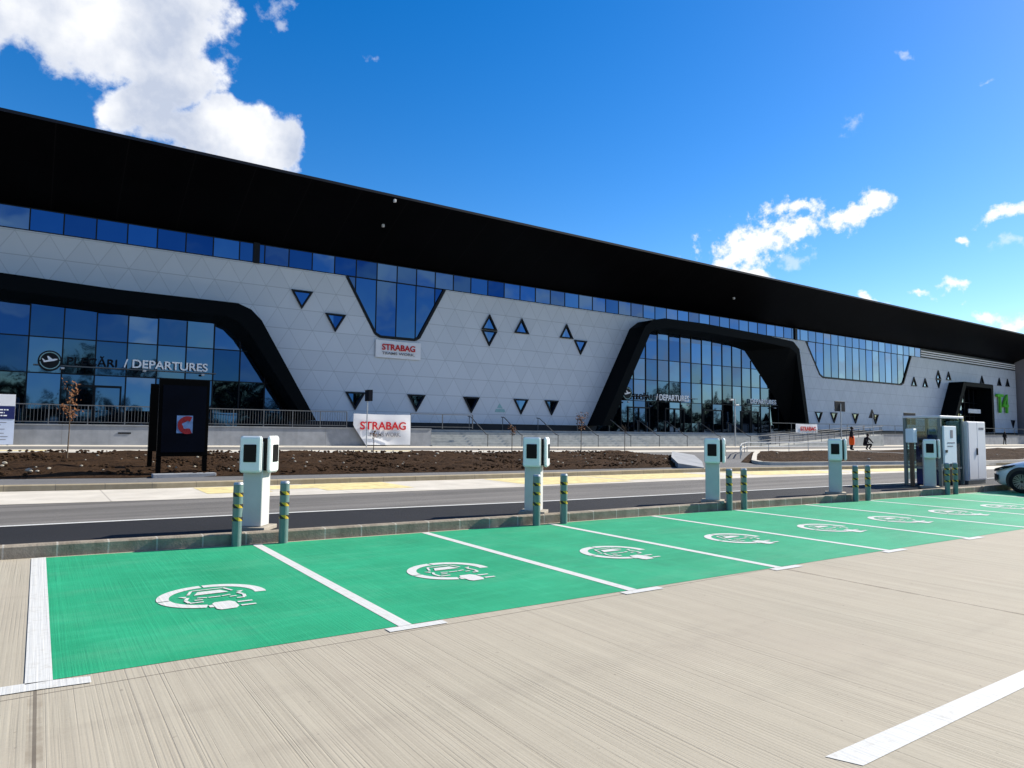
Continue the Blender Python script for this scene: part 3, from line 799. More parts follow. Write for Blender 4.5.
for x, z in ((.95, 4.82), (8.2, 4.85), (44.3, 4.35), (52.3, 4.3), (66.4, 4.4), (5.0, 4.9)):
    bm = bmesh.new(); box(bm, x - .09, x + .09, YW - .5, YW - .3, z, z + .12, .03)
    part('entrance_spotlight', bm, M['lamp_white'])

# podium in front of the facade
pod = thing('entrance_podium', 'long grey concrete podium wall running under the terminal facade', 'podium', (0, 42, 0))
bm = bmesh.new(); box(bm, X0, 22.2, 42, 46.04, .2, 1.70); box(bm, 60.4, X1, 42, 46.04, .2, 1.70); box(bm, 22.2, 60.4, 43.9, 46.04, .2, 1.70)
bmesh.ops.translate(bm, verts=bm.verts, vec=(0, -42, 0))
obj('retaining_wall', bm, M['plinth'], pod)
for a, b in ((X0, 22.2), (60.4, X1)):
    bm = bmesh.new(); box(bm, a, b, -.05, .4, 1.702, 1.76); obj('coping', bm, M['plinth'], pod)
bm = bmesh.new(); box(bm, 3.5, 4.1, 41.97, 42.0, 1.28, 1.36); bmesh.ops.translate(bm, verts=bm.verts, vec=(0, -42, 0)); obj('wall_vent', bm, M['frame_dark'], pod)
bm = bmesh.new()
for i in range(7):
    h = .45 + (1.70 - .45) * (i + 1) / 7
    y0 = 41.8 + .3 * i
    box(bm, 22.2, 60.4, y0, 43.9 if i < 6 else 43.95, h - .178 if i else .25, h)
tag(obj('entrance_steps', bm, M['steps']), 'wide flight of grey concrete steps up to the middle entrance', 'steps')

def rail_section(label, xa, xb, y, z, spacing=1.75, bal=.145, h=1.02, balusters=True, name='railing'):
    r = thing(name, label, 'railing', ((xa + xb) / 2, y, z)); cx = (xa + xb) / 2
    bm = bmesh.new(); box(bm, xa - cx, xb - cx, -.03, .03, h - .05, h); obj('top_rail', bm, M['rail'], r)
    bm = bmesh.new(); box(bm, xa - cx, xb - cx, -.02, .02, .10, .14); obj('bottom_rail', bm, M['rail'], r)
    n = max(1, round((xb - xa) / spacing))
    for i in range(n + 1):
        x = xa - cx + (xb - xa) * i / n
        bm = bmesh.new(); box(bm, x - .025, x + .025, -.025, .025, 0, h - .05); obj('post', bm, M['rail'], r)
    if balusters:
        for i in range(n):
            bm = bmesh.new(); a = xa - cx + (xb - xa) * i / n; b = xa - cx + (xb - xa) * (i + 1) / n; m = int((b - a) / bal)
            for j in range(1, m): box(bm, a + (b - a) * j / m - .008, a + (b - a) * j / m + .008, -.008, .008, .14, h - .05)
            obj('baluster_panel', bm, M['rail'], r)
    return r
rail_section('grey steel railing with many upright bars on the podium left of the black totem', -20, 7.2, 42.15, 1.76)
rail_section('grey steel railing on the podium between the black totem and the big banner', 7.6, 16.2, 42.15, 1.76)
rail_section('short plain railing on the podium beside the top left of the steps', 20.7, 25.6, 42.15, 1.76, 2.4, balusters=False)
rail_section('long plain railing on the podium right of the steps beside the small banner', 60.6, 131, 42.15, 1.76, 3.6, balusters=False)
def hand_rail(x, label):
    r = thing('stair_handrail', label, 'handrail', (x, 41.8, 0), 0, 'handrails on the entrance steps')
    bm = bmesh.new(); tube(bm, [(0, -.35, 1.35), (0, -.05, 1.42), (0, 2.1, 2.68), (0, 2.5, 2.72)], .035, 8); obj('grip_rail', bm, M['dark_steel'], r)
    for y, z0, z1 in ((-.3, .4, 1.37), (2.3, 1.7, 2.70)):
        bm = bmesh.new(); tube(bm, [(0, y, z0), (0, y, z1)], .03, 8); obj('post', bm, M['dark_steel'], r)
for x, lb in ((26.5, 'stair handrail nearest the big white banner'), (29.5, 'second stair handrail from the big white banner'), (32.9, 'third stair handrail from the big white banner'),
              (37.0, 'stair handrail just left of the middle entrance portal'), (40.6, 'stair handrail at the left foot of the middle entrance portal'), (44.0, 'stair handrail below the round aeroplane sign'), (47.5, 'stair handrail below the middle departures lettering'),
              (52.0, 'stair handrail left of the lamp post on the steps'), (56.5, 'rightmost stair handrail, next to the ramp')):
    hand_rail(x, lb)
# ramp with rails beside the steps
rm = thing('access_ramp', 'sloping concrete access ramp with steel rails right of the steps', 'ramp', (0, 40, 0))
bm = bmesh.new(); v = []
for y in (-1.2, .9): v.append([bm.verts.new(p) for p in ((57, y, .2), (76, y, .2), (76, y, 1.66), (57, y, .47))])
for i in range(4): bm.faces.new((v[0][i], v[1][i], v[1][(i + 1) % 4], v[0][(i + 1) % 4]))
bm.faces.new(v[0]); bm.faces.new(v[1][::-1]); obj('ramp_slab', bm, M['steps'], rm)
for y in (-1.15, .85):
    for dh in (.95, .5):
        bm = bmesh.new(); tube(bm, [(55.6, y, .47 + dh - .04), (57, y, .49 + dh), (76, y, 1.66 + dh)], .03, 8); obj('ramp_rail', bm, M['rail'], rm)
    for i in range(9):
        x = 57.2 + i * 2.3; z = .47 + (1.66 - .47) * (x - 57) / 19
        bm = bmesh.new(); tube(bm, [(x, y, z - .05), (x, y, z + .95)], .028, 8); obj('post', bm, M['rail'], rm)
# low rails round the second soil bed
def low_fence(label, pts, h=.9):
    r = thing('tubular_fence', label, 'fence', (pts[0][0], pts[0][1], 0)); o = Vector((pts[0][0], pts[0][1], 0))
    P = [Vector((x, y, zb(x, y))) - o for x, y in pts]
    for dh in (h, h * .55):
        bm = bmesh.new(); tube(bm, [p + Vector((0, 0, dh)) for p in P], .028, 8); obj('rail', bm, M['steel'], r)
    for p, q in zip(P, P[1:]):
        n = max(1, round((q - p).length / 2.2))
        for i in range(n):
            a = p + (q - p) * i / n; bm = bmesh.new(); tube(bm, [a, a + Vector((0, 0, h))], .024, 8); obj('post', bm, M['steel'], r)
low_fence('thin steel tube fence around the rear of the small soil bed', [(29.5, 22.3), (34, 25.6), (38.0, 28.2), (47, 28.1)], .62)

# ------------------------------------------------------------------ banners and boards
def banner(label, x0, x1, z0, z1, y, cut=None, wob=.05):
    t = thing('banner', label, 'banner', ((x0 + x1) / 2, y, z0)); cx = (x0 + x1) / 2
    bm = bmesh.new(); nx, nz = 40, 14; g = {}
    for s, dy in ((0, 0), (1, .012)):
        for i in range(nx + 1):
            for j in range(nz + 1):
                u, w = i / nx, j / nz
                xa = x0 - cx
                if cut: xa = x0 - cx + cut * max(0, 1 - w / .62)
                x = xa + (x1 - cx - xa) * u
                yy = dy + wob * (math.sin(x * 2.3 + 2 * w) * .5 + .3 * math.sin(w * 6 + x)) * (.3 + .7 * (1 - w))
                g[s, i, j] = bm.verts.new((x, yy, (z1 - z0) * w - .03 * math.sin(PI * u) * w))
        for i in range(nx):
            for j in range(nz): bm.faces.new((g[s, i, j], g[s, i + 1, j], g[s, i + 1, j + 1], g[s, i, j + 1]))
    obj('banner_cloth', bm, M['banner'], t, smooth=True)
    return t, cx
def btext(t, s, x0, x1, z0, z1, y, m, bold): lettering('banner_print', s, x0, x1, z0, z1, y, m, t, bold, .012)
t, cx = banner('small white banner with red lettering high on the wall under the hanging window', 19.65, 23.25, 6.85, 8.12, YW - .12, wob=.02)
btext(t, 'STRABAG', -1.32, 1.32, .55, 1.0, -.05, M['red'], .020); btext(t, 'TEAMS WORK.', -1.3, 1.3, .24, .43, -.05, M['print_grey'], .006)
t, cx = banner('large white banner with red lettering and one folded corner hanging over the podium edge', 16.5, 20.5, .66, 2.66, 41.75, cut=.85, wob=.08)
btext(t, 'STRABAG', -1.58, 1.62, .98, 1.50, -.10, M['red'], .020); btext(t, 'TEAMS WORK.', -.95, 1.25, .54, .80, -.12, M['print_grey'], .006)
t, cx = banner('white banner with red lettering tied to the long plain railing right of the steps', 64.7, 68.6, 1.72, 2.72, 42.02, wob=.04)
btext(t, 'STRABAG', -1.2, 1.6, .28, .72, -.06, M['red'], .020)

ib = thing('information_board', 'tall white and navy information board at the left end of the podium', 'information board', (-2.0, 41.3, .69))
bm = bmesh.new(); box(bm, -1.25, 1.02, -.05, .05, .05, 2.48); obj('panel', bm, M['pale_blue'], ib)
bm = bmesh.new(); box(bm, -1.25, 1.02, -.065, -.052, 1.92, 2.48); obj('header', bm, M['banner'], ib)
bm = bmesh.new(); box(bm, -1.25, 1.02, -.065, -.052, 1.28, 1.90); obj('navy_band', bm, M['navy'], ib)
bm = bmesh.new()
for z, xe in ((1.70, .78), (1.56, .62), (1.42, .72)):
    x = -1.1
    while x < xe:
        w = random.uniform(.05, .16); box(bm, x, min(x + w, xe), -.075, -.066, z, z + .055); x += w + .035
obj('text_rows', bm, M['sign_white'], ib)
bm = bmesh.new(); box(bm, .0, .28, -.075, -.066, 2.2, 2.28); box(bm, .1, .42, -.075, -.066, 2.06, 2.10); obj('header_mark', bm, M['navy'], ib)
bm = bmesh.new()
for z in (1.10, .98, .78, .58, .42, .28): box(bm, -1.0, random.uniform(.4, .85), -.056, -.051, z, z + .03)
obj('small_print', bm, M['print_grey'], ib)
for x in (-1.0, .8):
    bm = bmesh.new(); box(bm, x - .04, x + .04, .05, .13, 0, 2.3); obj('post', bm, M['dark_steel'], ib)

# ------------------------------------------------------------------ totem
tz = zb(3.4, 21.5)
tt = thing('advertising_totem', 'black advertising totem on legs standing in the soil bed', 'totem', (3.42, 21.6, tz))
top, bot = 3.03 - tz, .83 - tz
bm = bmesh.new(); box(bm, -.66, .66, -.10, .10, bot, top, .02); obj('poster_case', bm, M['totem'], tt)
bm = bmesh.new(); box(bm, -.57, .57, -.115, -.102, bot + .12, top - .18); po = obj('poster', bm, M['poster_blue'], tt)
bm = bmesh.new()
cxp, czp, rr = .06, 1.74 - tz, .27
box(bm, cxp - .25, cxp + .17, -.121, -.116, czp - .25, czp + .25); obj('poster_picture', bm, M['poster_light'], po)
bm = bmesh.new(); n = 22
for i in range(n):
    a, b = math.radians(62 + 236 * i / n), math.radians(62 + 236 * (i + 1) / n)
    w0 = .5 + .06 * math.sin(i * .9)
    prism_xz(bm, [(cxp + .03 + rr * w0 * math.cos(a), czp - .02 + rr * w0 * .8 * math.sin(a)), (cxp + .03 + rr * .95 * math.cos(a), czp - .02 + rr * .95 * math.sin(a)), (cxp + .03 + rr * .95 * math.cos(b), czp - .02 + rr * .95 * math.sin(b)), (cxp + .03 + rr * w0 * math.cos(b), czp - .02 + rr * w0 * .8 * math.sin(b))], -.127, -.122)
obj('red_crescent_mark', bm, M['poster_red'], po)
for x in (-.60, .60):
    bm = bmesh.new(); box(bm, x - .06, x + .06, -.06, .06, -.1, bot + .02); obj('leg', bm, M['totem'], tt)
bm = bmesh.new(); box(bm, -.70, -.58, 1.45, 1.57, -.05, 2.35); obj('leg', bm, M['totem'], tt)
bm = bmesh.new(); box(bm, -.70, .60, 1.40, 1.5, bot + .1, top - .08); obj('rear_panel', bm, M['totem'], tt)
bm = bmesh.new(); box(bm, -.8, .82, -.62, -.30, -.22, .08, .02); obj('concrete_base', bm, M['plinth'], tt)

# ------------------------------------------------------------------ chargers
def make_charger(loc, rz, label):
    t = thing('charging_station', label, 'charging station', loc, rz, 'electric car chargers along the kerb')
    bm = bmesh.new(); box(bm, -.15, .15, -.15, .15, .03, 1.30, .018); obj('pedestal', bm, M['ch_post'], t, smooth=False)
    bm = bmesh.new(); box(bm, -.24, .24, -.24, .24, -.03, .03, .008); obj('foot_plate', bm, M['stone'], t)
    for s, ang in ((0, 0), (1, PI / 2)):
        R = Matrix.Rotation(ang, 4, 'Z')
        def fin(bm): bmesh.ops.transform(bm, matrix=R, verts=bm.verts)
        bm = bmesh.new(); box(bm, -.140, .140, -.215, -.10, .86, 1.345, .02); fin(bm); u = obj('charging_unit', bm, M['ch_dark'], t)
        bm = bmesh.new(); box(bm, -.165, .165, -.272, -.200, .83, 1.38, .045); fin(bm); obj('front_shell', bm, M['ch_white'], u, smooth=False)
        bm = bmesh.new(); box(bm, -.095, .095, -.279, -.269, .99, 1.25, .012); fin(bm); obj('screen', bm, M['screen'], u)
    return t
ch = [(2.76, 10.80, -.66), (7.60, 10.30, -.80), (12.25, 9.99, -.92), (16.72, 9.78, -1.0), (21.2, 9.55, -1.05)]
lab = ['nearest charging station, a pale grey post with two black-screened heads', 'charging station in front of the entrance steps, second nearest of the row',
       'charging station near the end of the long soil bed, middle one of the row', 'charging station left of the glass shelter, with the worker in orange behind it', 'farthest charging station, standing at the glass shelter']
for (x, y, rz), l in zip(ch, lab): make_charger((x, y, .165 if x > 3 else .16), rz, l)

def make_bollard(loc, label):
    t = thing('bollard', label, 'bollard', loc, 0, 'bollards guarding the chargers')
    bm = bmesh.new(); bmesh.ops.create_cone(bm, cap_ends=True, segments=20, radius1=.066, radius2=.066, depth=.86); bmesh.ops.translate(bm, verts=bm.verts, vec=(0, 0, .43)); obj('tube', bm, M['bollard'], t)
    bm = bmesh.new(); bmesh.ops.create_cone(bm, cap_ends=True, segments=20, radius1=.069, radius2=.058, depth=.03); bmesh.ops.translate(bm, verts=bm.verts, vec=(0, 0, .875)); obj('cap', bm, M['steel'], t)
    for z in (.72, .56, .38):
        bm = bmesh.new(); bmesh.ops.create_cone(bm, cap_ends=False, segments=20, radius1=.069, radius2=.069, depth=.055); o = obj('hazard_band', bm, M['hazard'], t, loc=(0, 0, z))
    return t
names = ['the nearest charger', 'the second charger', 'the third charger', 'the fourth charger', 'the charger at the glass shelter']
bx = [(2.36, 10.20), (2.99, 10.14), (7.28, 9.78), (7.86, 9.74), (12.28, 9.58), (12.74, 9.55), (16.72, 9.26), (17.26, 9.24), (21.0, 9.0), (21.42, 8.97)]
b0 = make_bollard((bx[0][0], bx[0][1], 0), 'striped bollard left of the nearest charger')
for i, (x, y) in enumerate(bx[1:], 1):
    dup(b0, (x, y, 0), 0, ('left' if i % 2 == 0 else 'right') + ' one of the two striped bollards guarding ' + names[i // 2] if i > 1 else 'striped bollard right of the nearest charger')

# ------------------------------------------------------------------ saplings
def sapling(x, y, h, label, crown, leafn, spread, seed):
    rnd = random.Random(seed); z0 = zb(x, y) + .02
    t = thing('young_tree', label, 'young tree', (x, y, z0), 0, 'young trees in the soil bed')
    bm = bmesh.new(); tip = Vector((.06, 0, h)); tube(bm, [(0, 0, -.1), (.02, .01, h * .4), (.0, -.01, h * .75), tip], .022, 7, .008)
    tips = [tip]
    for i in range(14):
        zz = crown + (h - crown) * rnd.random() * .85; a = rnd.uniform(0, 2 * PI); l = spread * rnd.uniform(.5, 1.1)
        p = Vector((.01, 0, zz)); q = p + Vector((math.cos(a) * l, math.sin(a) * l, l * 1.1)); tube(bm, [p, (p + q) / 2 + Vector((0, 0, -.02)), q], .008, 5, .003); tips += [q, (p + q) / 2]
    obj('trunk', bm, M['bark'], t)
    if leafn:
        bm = bmesh.new()
        for i in range(leafn):
            c = rnd.choice(tips) + Vector([rnd.gauss(0, spread * .28) for _ in range(3)]); s = rnd.uniform(.03, .06)
            a = Vector([rnd.gauss(0, 1) for _ in range(3)]).normalized(); b = a.orthogonal().normalized()
            bm.faces.new([bm.verts.new(c + v) for v in (a * s, b * s * .6, -a * s, -b * s * .6)])
        obj('crown', bm, M['brown_leaf'], t)
    return t
sapling(.80, 26.3, 2.55, 'young tree with dry brown leaves between the information board and the totem', 1.25, 190, .26, 1)
sapling(12.0, 28.0, .98, 'very small young tree with few brown leaves in front of the big banner', .62, 26, .10, 2)
sapling(18.6, 27.0, 1.30, 'small young tree with brown leaves just left of the second charger head', .85, 70, .18, 3)
sapling(22.3, 26.3, 1.85, 'young tree with a tuft of brown leaves before the middle entrance portal', 1.1, 170, .3, 4)
sapling(24.8, 25.8, 1.55, 'bare thin young tree before the middle entrance portal', 1.0, 0, .2, 6)

# ------------------------------------------------------------------ poles, lamps, traffic signs
def pole_thing(name, label, cat, x, y, h, r=.05, group=None):
    z = zf(x) if y > T(x) else zb(x, y)
    t = thing(name, label, cat, (x, y, z), 0, group)
    bm = bmesh.new(); tube(bm, [(0, 0, -.05), (0, 0, h)], r, 12); obj('pole', bm, M['steel'], t); return t
t = pole_thing('traffic_sign', 'narrow sign seen edge-on atop a thin pole in front of the big banner', 'traffic sign', 16.1, 38.6, 2.9, .035)
bm = bmesh.new(); box(bm, -.05, .20, -.30, .30, 2.75, 3.42, .01); obj('sign_plate', bm, M['sign_back'], t)
t = pole_thing('street_lamp', 'thin lamp post with two small heads before the middle entrance', 'street lamp', 53.0, 40.6, 4.4, .06)
bm = bmesh.new(); box(bm, -.75, -.3, -.12, .12, 4.2, 4.35, .03); obj('lamp_head', bm, M['lamp_white'], t)
bm = bmesh.new(); box(bm, .05, .5, -.12, .12, 3.75, 3.88, .03); obj('lamp_head', bm, M['lamp_white'], t)
bm = bmesh.new(); tube(bm, [(-.5, 0, 4.22), (0, 0, 4.3), (0, 0, 3.8), (.3, 0, 3.8)], .03, 6); obj('bracket', bm, M['steel'], t)
t = pole_thing('traffic_sign', 'square dark sign on a pole by the wall right of the middle portal', 'traffic sign', 67.6, 38.8, 4.35, .05)
bm = bmesh.new(); box(bm, -.95, .95, .06, .12, 3.55, 4.6, .02); obj('sign_plate', bm, M['sign_back'], t)
t = pole_thing('traffic_sign', 'triangular dark sign on a thin pole behind the workers', 'traffic sign', 74.2, 39.0, 3.5, .035)
bm = bmesh.new(); prism_xz(bm, [(-.72, 3.0), (.72, 3.0), (.06, 3.95), (-.06, 3.95)], .05, .09); obj('sign_plate', bm, M['sign_back'], t)
t = pole_thing('traffic_sign', 'dark square sign on a pole rising above the glass shelter roof', 'traffic sign', 82.0, 38.8, 3.3, .05)
bm = bmesh.new(); box(bm, -1.35, 1.35, .06, .12, 2.4, 3.75, .02); obj('sign_plate', bm, M['sign_back'], t)

# ------------------------------------------------------------------ glass shelter, cabinet
sx, sy, sz = 22.42, 9.78, .125
sh = thing('glass_shelter', 'small flat-roofed glass shelter with grey frame beside the farthest charger', 'shelter', (sx, sy, sz))
bm = bmesh.new(); box(bm, -.06, 1.50, -.06, 1.06, 2.06, 2.13, .015); obj('roof', bm, M['cabinet'], sh)
for x, y in ((0, 0), (0, 1.0), (1.44, 0), (1.44, 1.0)):
    bm = bmesh.new(); box(bm, x - .045, x + .045, y - .045, y + .045, 0, 2.06, .008); obj('post', bm, M['kiosk_frame'], sh)
for x in (0, 1.44):
    bm = bmesh.new(); box(bm, x - .008, x + .008, .06, .94, .55, 2.04); obj('glass_pane', bm, M['clear'], sh)
bm = bmesh.new(); box(bm, .06, 1.38, .99, 1.006, .15, 2.04); obj('glass_pane', bm, M['clear'], sh)
bm = bmesh.new(); box(bm, .06, 1.38, -.008, .008, .15, 2.04); obj('glass_pane', bm, M['clear'], sh)
bm = bmesh.new(); box(bm, .05, 1.39, -.02, .02, .50, .56); box(bm, -.02, .02, .05, .95, .50, .56); obj('cross_rail', bm, M['kiosk_frame'], sh)
nb = thing('notice_board', 'white notice board with a dark printed mark on the shelter glass', 'notice board', (22.46, 9.70, .8))
bm = bmesh.new(); box(bm, 0, .80, -.03, .03, 0, 1.14, .01); obj('board', bm, M['poster_white'], nb)
bm = bmesh.new(); box(bm, .40, .56, -.036, -.031, .78, 1.02); box(bm, .2, .68, -.036, -.031, .62, .65); box(bm, .2, .55, -.036, -.031, .52, .545); obj('print', bm, M['print_grey'], nb)
bm = bmesh.new(); box(bm, .05, .17, -.05, -.031, .34, .42); obj('lock', bm, M['ch_dark'], nb)
bm = bmesh.new(); box(bm, -.012, .012, .10, .62, .55, 1.05); 
tn = thing('ticket_machine', 'dark blue ticket machine standing inside the glass shelter', 'ticket machine', (22.55, 10.35, .125))
bm.free()
bm = bmesh.new(); box(bm, .12, .55, -.25, .25, 0, 1.55, .03); obj('housing', bm, M['navy'], tn)
bm = bmesh.new(); box(bm, .108, .121, -.14, .14, 1.1, 1.38); obj('screen', bm, M['screen'], tn)
bm = bmesh.new(); box(bm, .105, .121, -.1, .1, .85, .93); obj('slot', bm, M['steel'], tn)
bn = thing('bench', 'dark bench behind the shelter glass below the notice board', 'bench', (23.3, 10.3, .125))
bm = bmesh.new(); box(bm, -.1, .75, -.2, .3, .43, .5, .01); obj('seat', bm, M['dark_steel'], bn)
for x in (0, .65):
    bm = bmesh.new(); box(bm, x - .03, x + .03, -.18, .28, 0, .43); obj('leg', bm, M['dark_steel'], bn)
mp = thing('meter_post', 'slim brown post with a small pale meter box left of the farthest charger', 'meter post', (21.75, 10.28, .125))
bm = bmesh.new(); box(bm, -.05, .05, -.05, .05, 0, 1.35, .01); obj('pole', bm, M['bark'], mp)
bm = bmesh.new(); box(bm, -.12, .10, -.12, .12, 1.30, 1.72, .02); obj('meter_box', bm, M['poster_white'], mp)
cb = thing('electrical_cabinet', 'tall pale grey electrical cabinet with double doors beside the parked car', 'cabinet', (24.0, 9.66, .125))
bm = bmesh.new(); box(bm, 0, 1.27, 0, .62, .12, 1.98, .012); obj('housing', bm, M['cabinet'], cb)
bm = bmesh.new(); box(bm, .02, 1.25, .02, .6, 0, .12); obj('plinth', bm, M['dark_steel'], cb)
for a, b in ((.04, .63), (.65, 1.23)):
    bm = bmesh.new(); box(bm, a, b, -.022, -.002, .16, 1.95, .006); d = obj('door', bm, M['cabinet'], cb)
    if b < 1:
        bm = bmesh.new(); box(bm, .54, .60, -.055, -.023, .92, 1.14, .01); obj('handle', bm, M['ch_dark'], d)
bm = bmesh.new()
for i, x in enumerate((.76, .84, .92, .98, 1.05)): box(bm, x, x + .055, -.028, -.023, 1.72, 1.79)
obj('maker_plate', bm, M['print_grey'], cb)
bm = bmesh.new(); box(bm, 1.27, 1.35, .05, .58, .1, 1.9); obj('cable_duct', bm, M['dark_steel'], cb)

# ------------------------------------------------------------------ parked car (nose towards the kerb)
car = thing('parked_car', 'pale blue-white hatchback parked nose-in beyond the electrical cabinet', 'car', (24.45, 8.9, 0))
# stations from nose (y=0) to tail (y=-4.35): (y, half width, sill z, belt z, shoulder inset, top z, top half width)
ST_ = [(-.00, .50, .30, .52, .03, .58, .40), (-.06, .66, .24, .60, .03, .68, .55), (-.22, .80, .20, .68, .04, .77, .64), (-.50, .87, .19, .75, .06, .86, .68), (-.95, .89, .19, .82, .08, .96, .68),
       (-1.30, .895, .19, .87, .10, 1.03, .66), (-1.75, .90, .19, .92, .16, 1.32, .58), (-2.15, .90, .19, .94, .18, 1.47, .55), (-2.7, .90, .19, .96, .18, 1.53, .55), (-3.3, .90, .19, .98, .17, 1.50, .55),
       (-3.8, .89, .20, 1.0, .12, 1.40, .56), (-4.15, .86, .24, 1.0, .08, 1.18, .58), (-4.32, .80, .34, .92, .05, 1.02, .62), (-4.36, .70, .45, .8, .03, .9, .55)]
bm = bmesh.new(); rings = []
for y, w, s, bl, ins, tz_, tw in ST_:
    half = [(w * .8, s), (w * .97, s + .06), (w, (s + bl) / 2), (w * .985, bl), (w - ins * .9, bl + (tz_ - bl) * .35), (tw + .05, tz_ - .04), (tw, tz_ - .01), (tw * .5, tz_ + .012)]
    ring = [(-a, b) for a, b in half] + [(a, b) for a, b in half[::-1]]
    rings.append([bm.verts.new((a, y, b)) for a, b in ring])
n = len(rings[0])
for A, B_ in zip(rings, rings[1:]):
    for j in range(n): bm.faces.new((A[j], A[(j + 1) % n], B_[(j + 1) % n], B_[j]))
bm.faces.new(rings[0]); bm.faces.new(rings[-1][::-1])
body = obj('body', bm, M['car_paint'], car, smooth=True)
def side_poly(name, pts, x, m, parent, s):
    bm = bmesh.new(); a = [bm.verts.new((s * xx, y, z)) for xx, y, z in pts]; b = [bm.verts.new((s * (xx - .03), y, z)) for xx, y, z in pts]; k = len(pts)
    bm.faces.new(a); bm.faces.new(b[::-1])
    for i in range(k): bm.faces.new((a[i], b[i], b[(i + 1) % k], a[(i + 1) % k]))
    return obj(name, bm, m, parent)
for s in (-1, 1):
    side_poly('side_window', [(.845, -1.55, .98), (.82, -1.85, 1.14), (.68, -2.2, 1.38), (.66, -3.3, 1.42), (.76, -3.85, 1.2), (.855, -3.9, 1.06)], 0, M['car_glass'], car, s)
    side_poly('headlight', [(.60, .0, .665), (.72, -.07, .69), (.85, -.36, .775), (.90, -.66, .82), (.90, -.56, .75), (.835, -.17, .63), (.70, -.03, .60)], 0, M['car_black'], car, s)
    side_poly('fog_intake', [(.62, .0, .54), (.73, -.055, .53), (.835, -.18, .50), (.825, -.16, .36), (.71, -.05, .31), (.62, .0, .36)], 0, M['car_black'], car, s)
    for wy in (-.80, -3.45):
        bm = bmesh.new(); bmesh.ops.create_cone(bm, cap_ends=True, segments=36, radius1=.40, radius2=.40, depth=.30)
        bmesh.ops.rotate(bm, verts=bm.verts, cent=(0, 0, 0), matrix=Matrix.Rotation(PI / 2, 3, 'Y')); bmesh.ops.translate(bm, verts=bm.verts, vec=(s * .765, wy, .355)); 
        for v in bm.verts: v.co.z = max(v.co.z, .17)
        obj('wheel_arch', bm, M['car_black'], car)
        bm = bmesh.new(); prof = [(.20, -.10), (.30, -.10), (.33, -.075), (.335, 0), (.33, .075), (.30, .10), (.215, .105)]; k = 36; rr_ = []
        for i in range(k):
            a = 2 * PI * i / k; rr_.append([bm.verts.new((s * (.845 + o), wy + r * math.cos(a), .335 + r * math.sin(a))) for r, o in prof])
        for i in range(k):
            A, B_ = rr_[i], rr_[(i + 1) % k]
            for j in range(len(prof) - 1): bm.faces.new((A[j], A[j + 1], B_[j + 1], B_[j]))
        wh = obj('wheel', bm, M['tyre'], car, smooth=True)
        bm = bmesh.new()
        for i in range(10):
            a = 2 * PI * i / 10
            for d in (-.09, .09):
                c, e = math.cos(a + d * .4), math.sin(a + d * .4); c2, e2 = math.cos(a + d * 1.5), math.sin(a + d * 1.5); t_ = Vector((0, -e, c)) * .012
                p, q = Vector((s * .925, wy + .04 * c, .335 + .04 * e)), Vector((s * .935, wy + .215 * c2, .335 + .215 * e2))
                v = [bm.verts.new(w_) for w_ in (p - t_, p + t_, q + t_, q - t_)]; u = [bm.verts.new(w_ - Vector((s * .04, 0, 0))) for w_ in (p - t_, p + t_, q + t_, q - t_)]
                bm.faces.new(v); bm.faces.new(u[::-1])
                for f in range(4): bm.faces.new((v[f], u[f], u[(f + 1) % 4], v[(f + 1) % 4]))
        for i in range(36):
            a, b = 2 * PI * i / 36, 2 * PI * (i + 1) / 36
            v = [bm.verts.new((s * .945, wy + r * math.cos(t_), .335 + r * math.sin(t_))) for r, t_ in ((.205, a), (.225, a), (.225, b), (.205, b))]; bm.faces.new(v)
        obj('rim', bm, M['rim'], wh)
    bm = bmesh.new(); box(bm, s * .98 - .10, s * .98 + .10, -1.72, -1.60, .98, 1.10, .03); obj('mirror', bm, M['car_paint'], car)
bm = bmesh.new(); v = [bm.verts.new(p) for p in ((-.70, -1.33, 1.045), (.70, -1.33, 1.045), (.58, -2.08, 1.475), (-.58, -2.08, 1.475))]; bm.faces.new(v)
e = bmesh.ops.extrude_face_region(bm, geom=bm.faces[:]); bmesh.ops.translate(bm, verts=[x for x in e['geom'] if isinstance(x, bmesh.types.BMVert)], vec=(0, .03, .03)); obj('windscreen', bm, M['car_glass'], car)
bm = bmesh.new(); box(bm, -.42, .42, -.03, .012, .32, .46, .01); obj('grille', bm, M['car_black'], car)

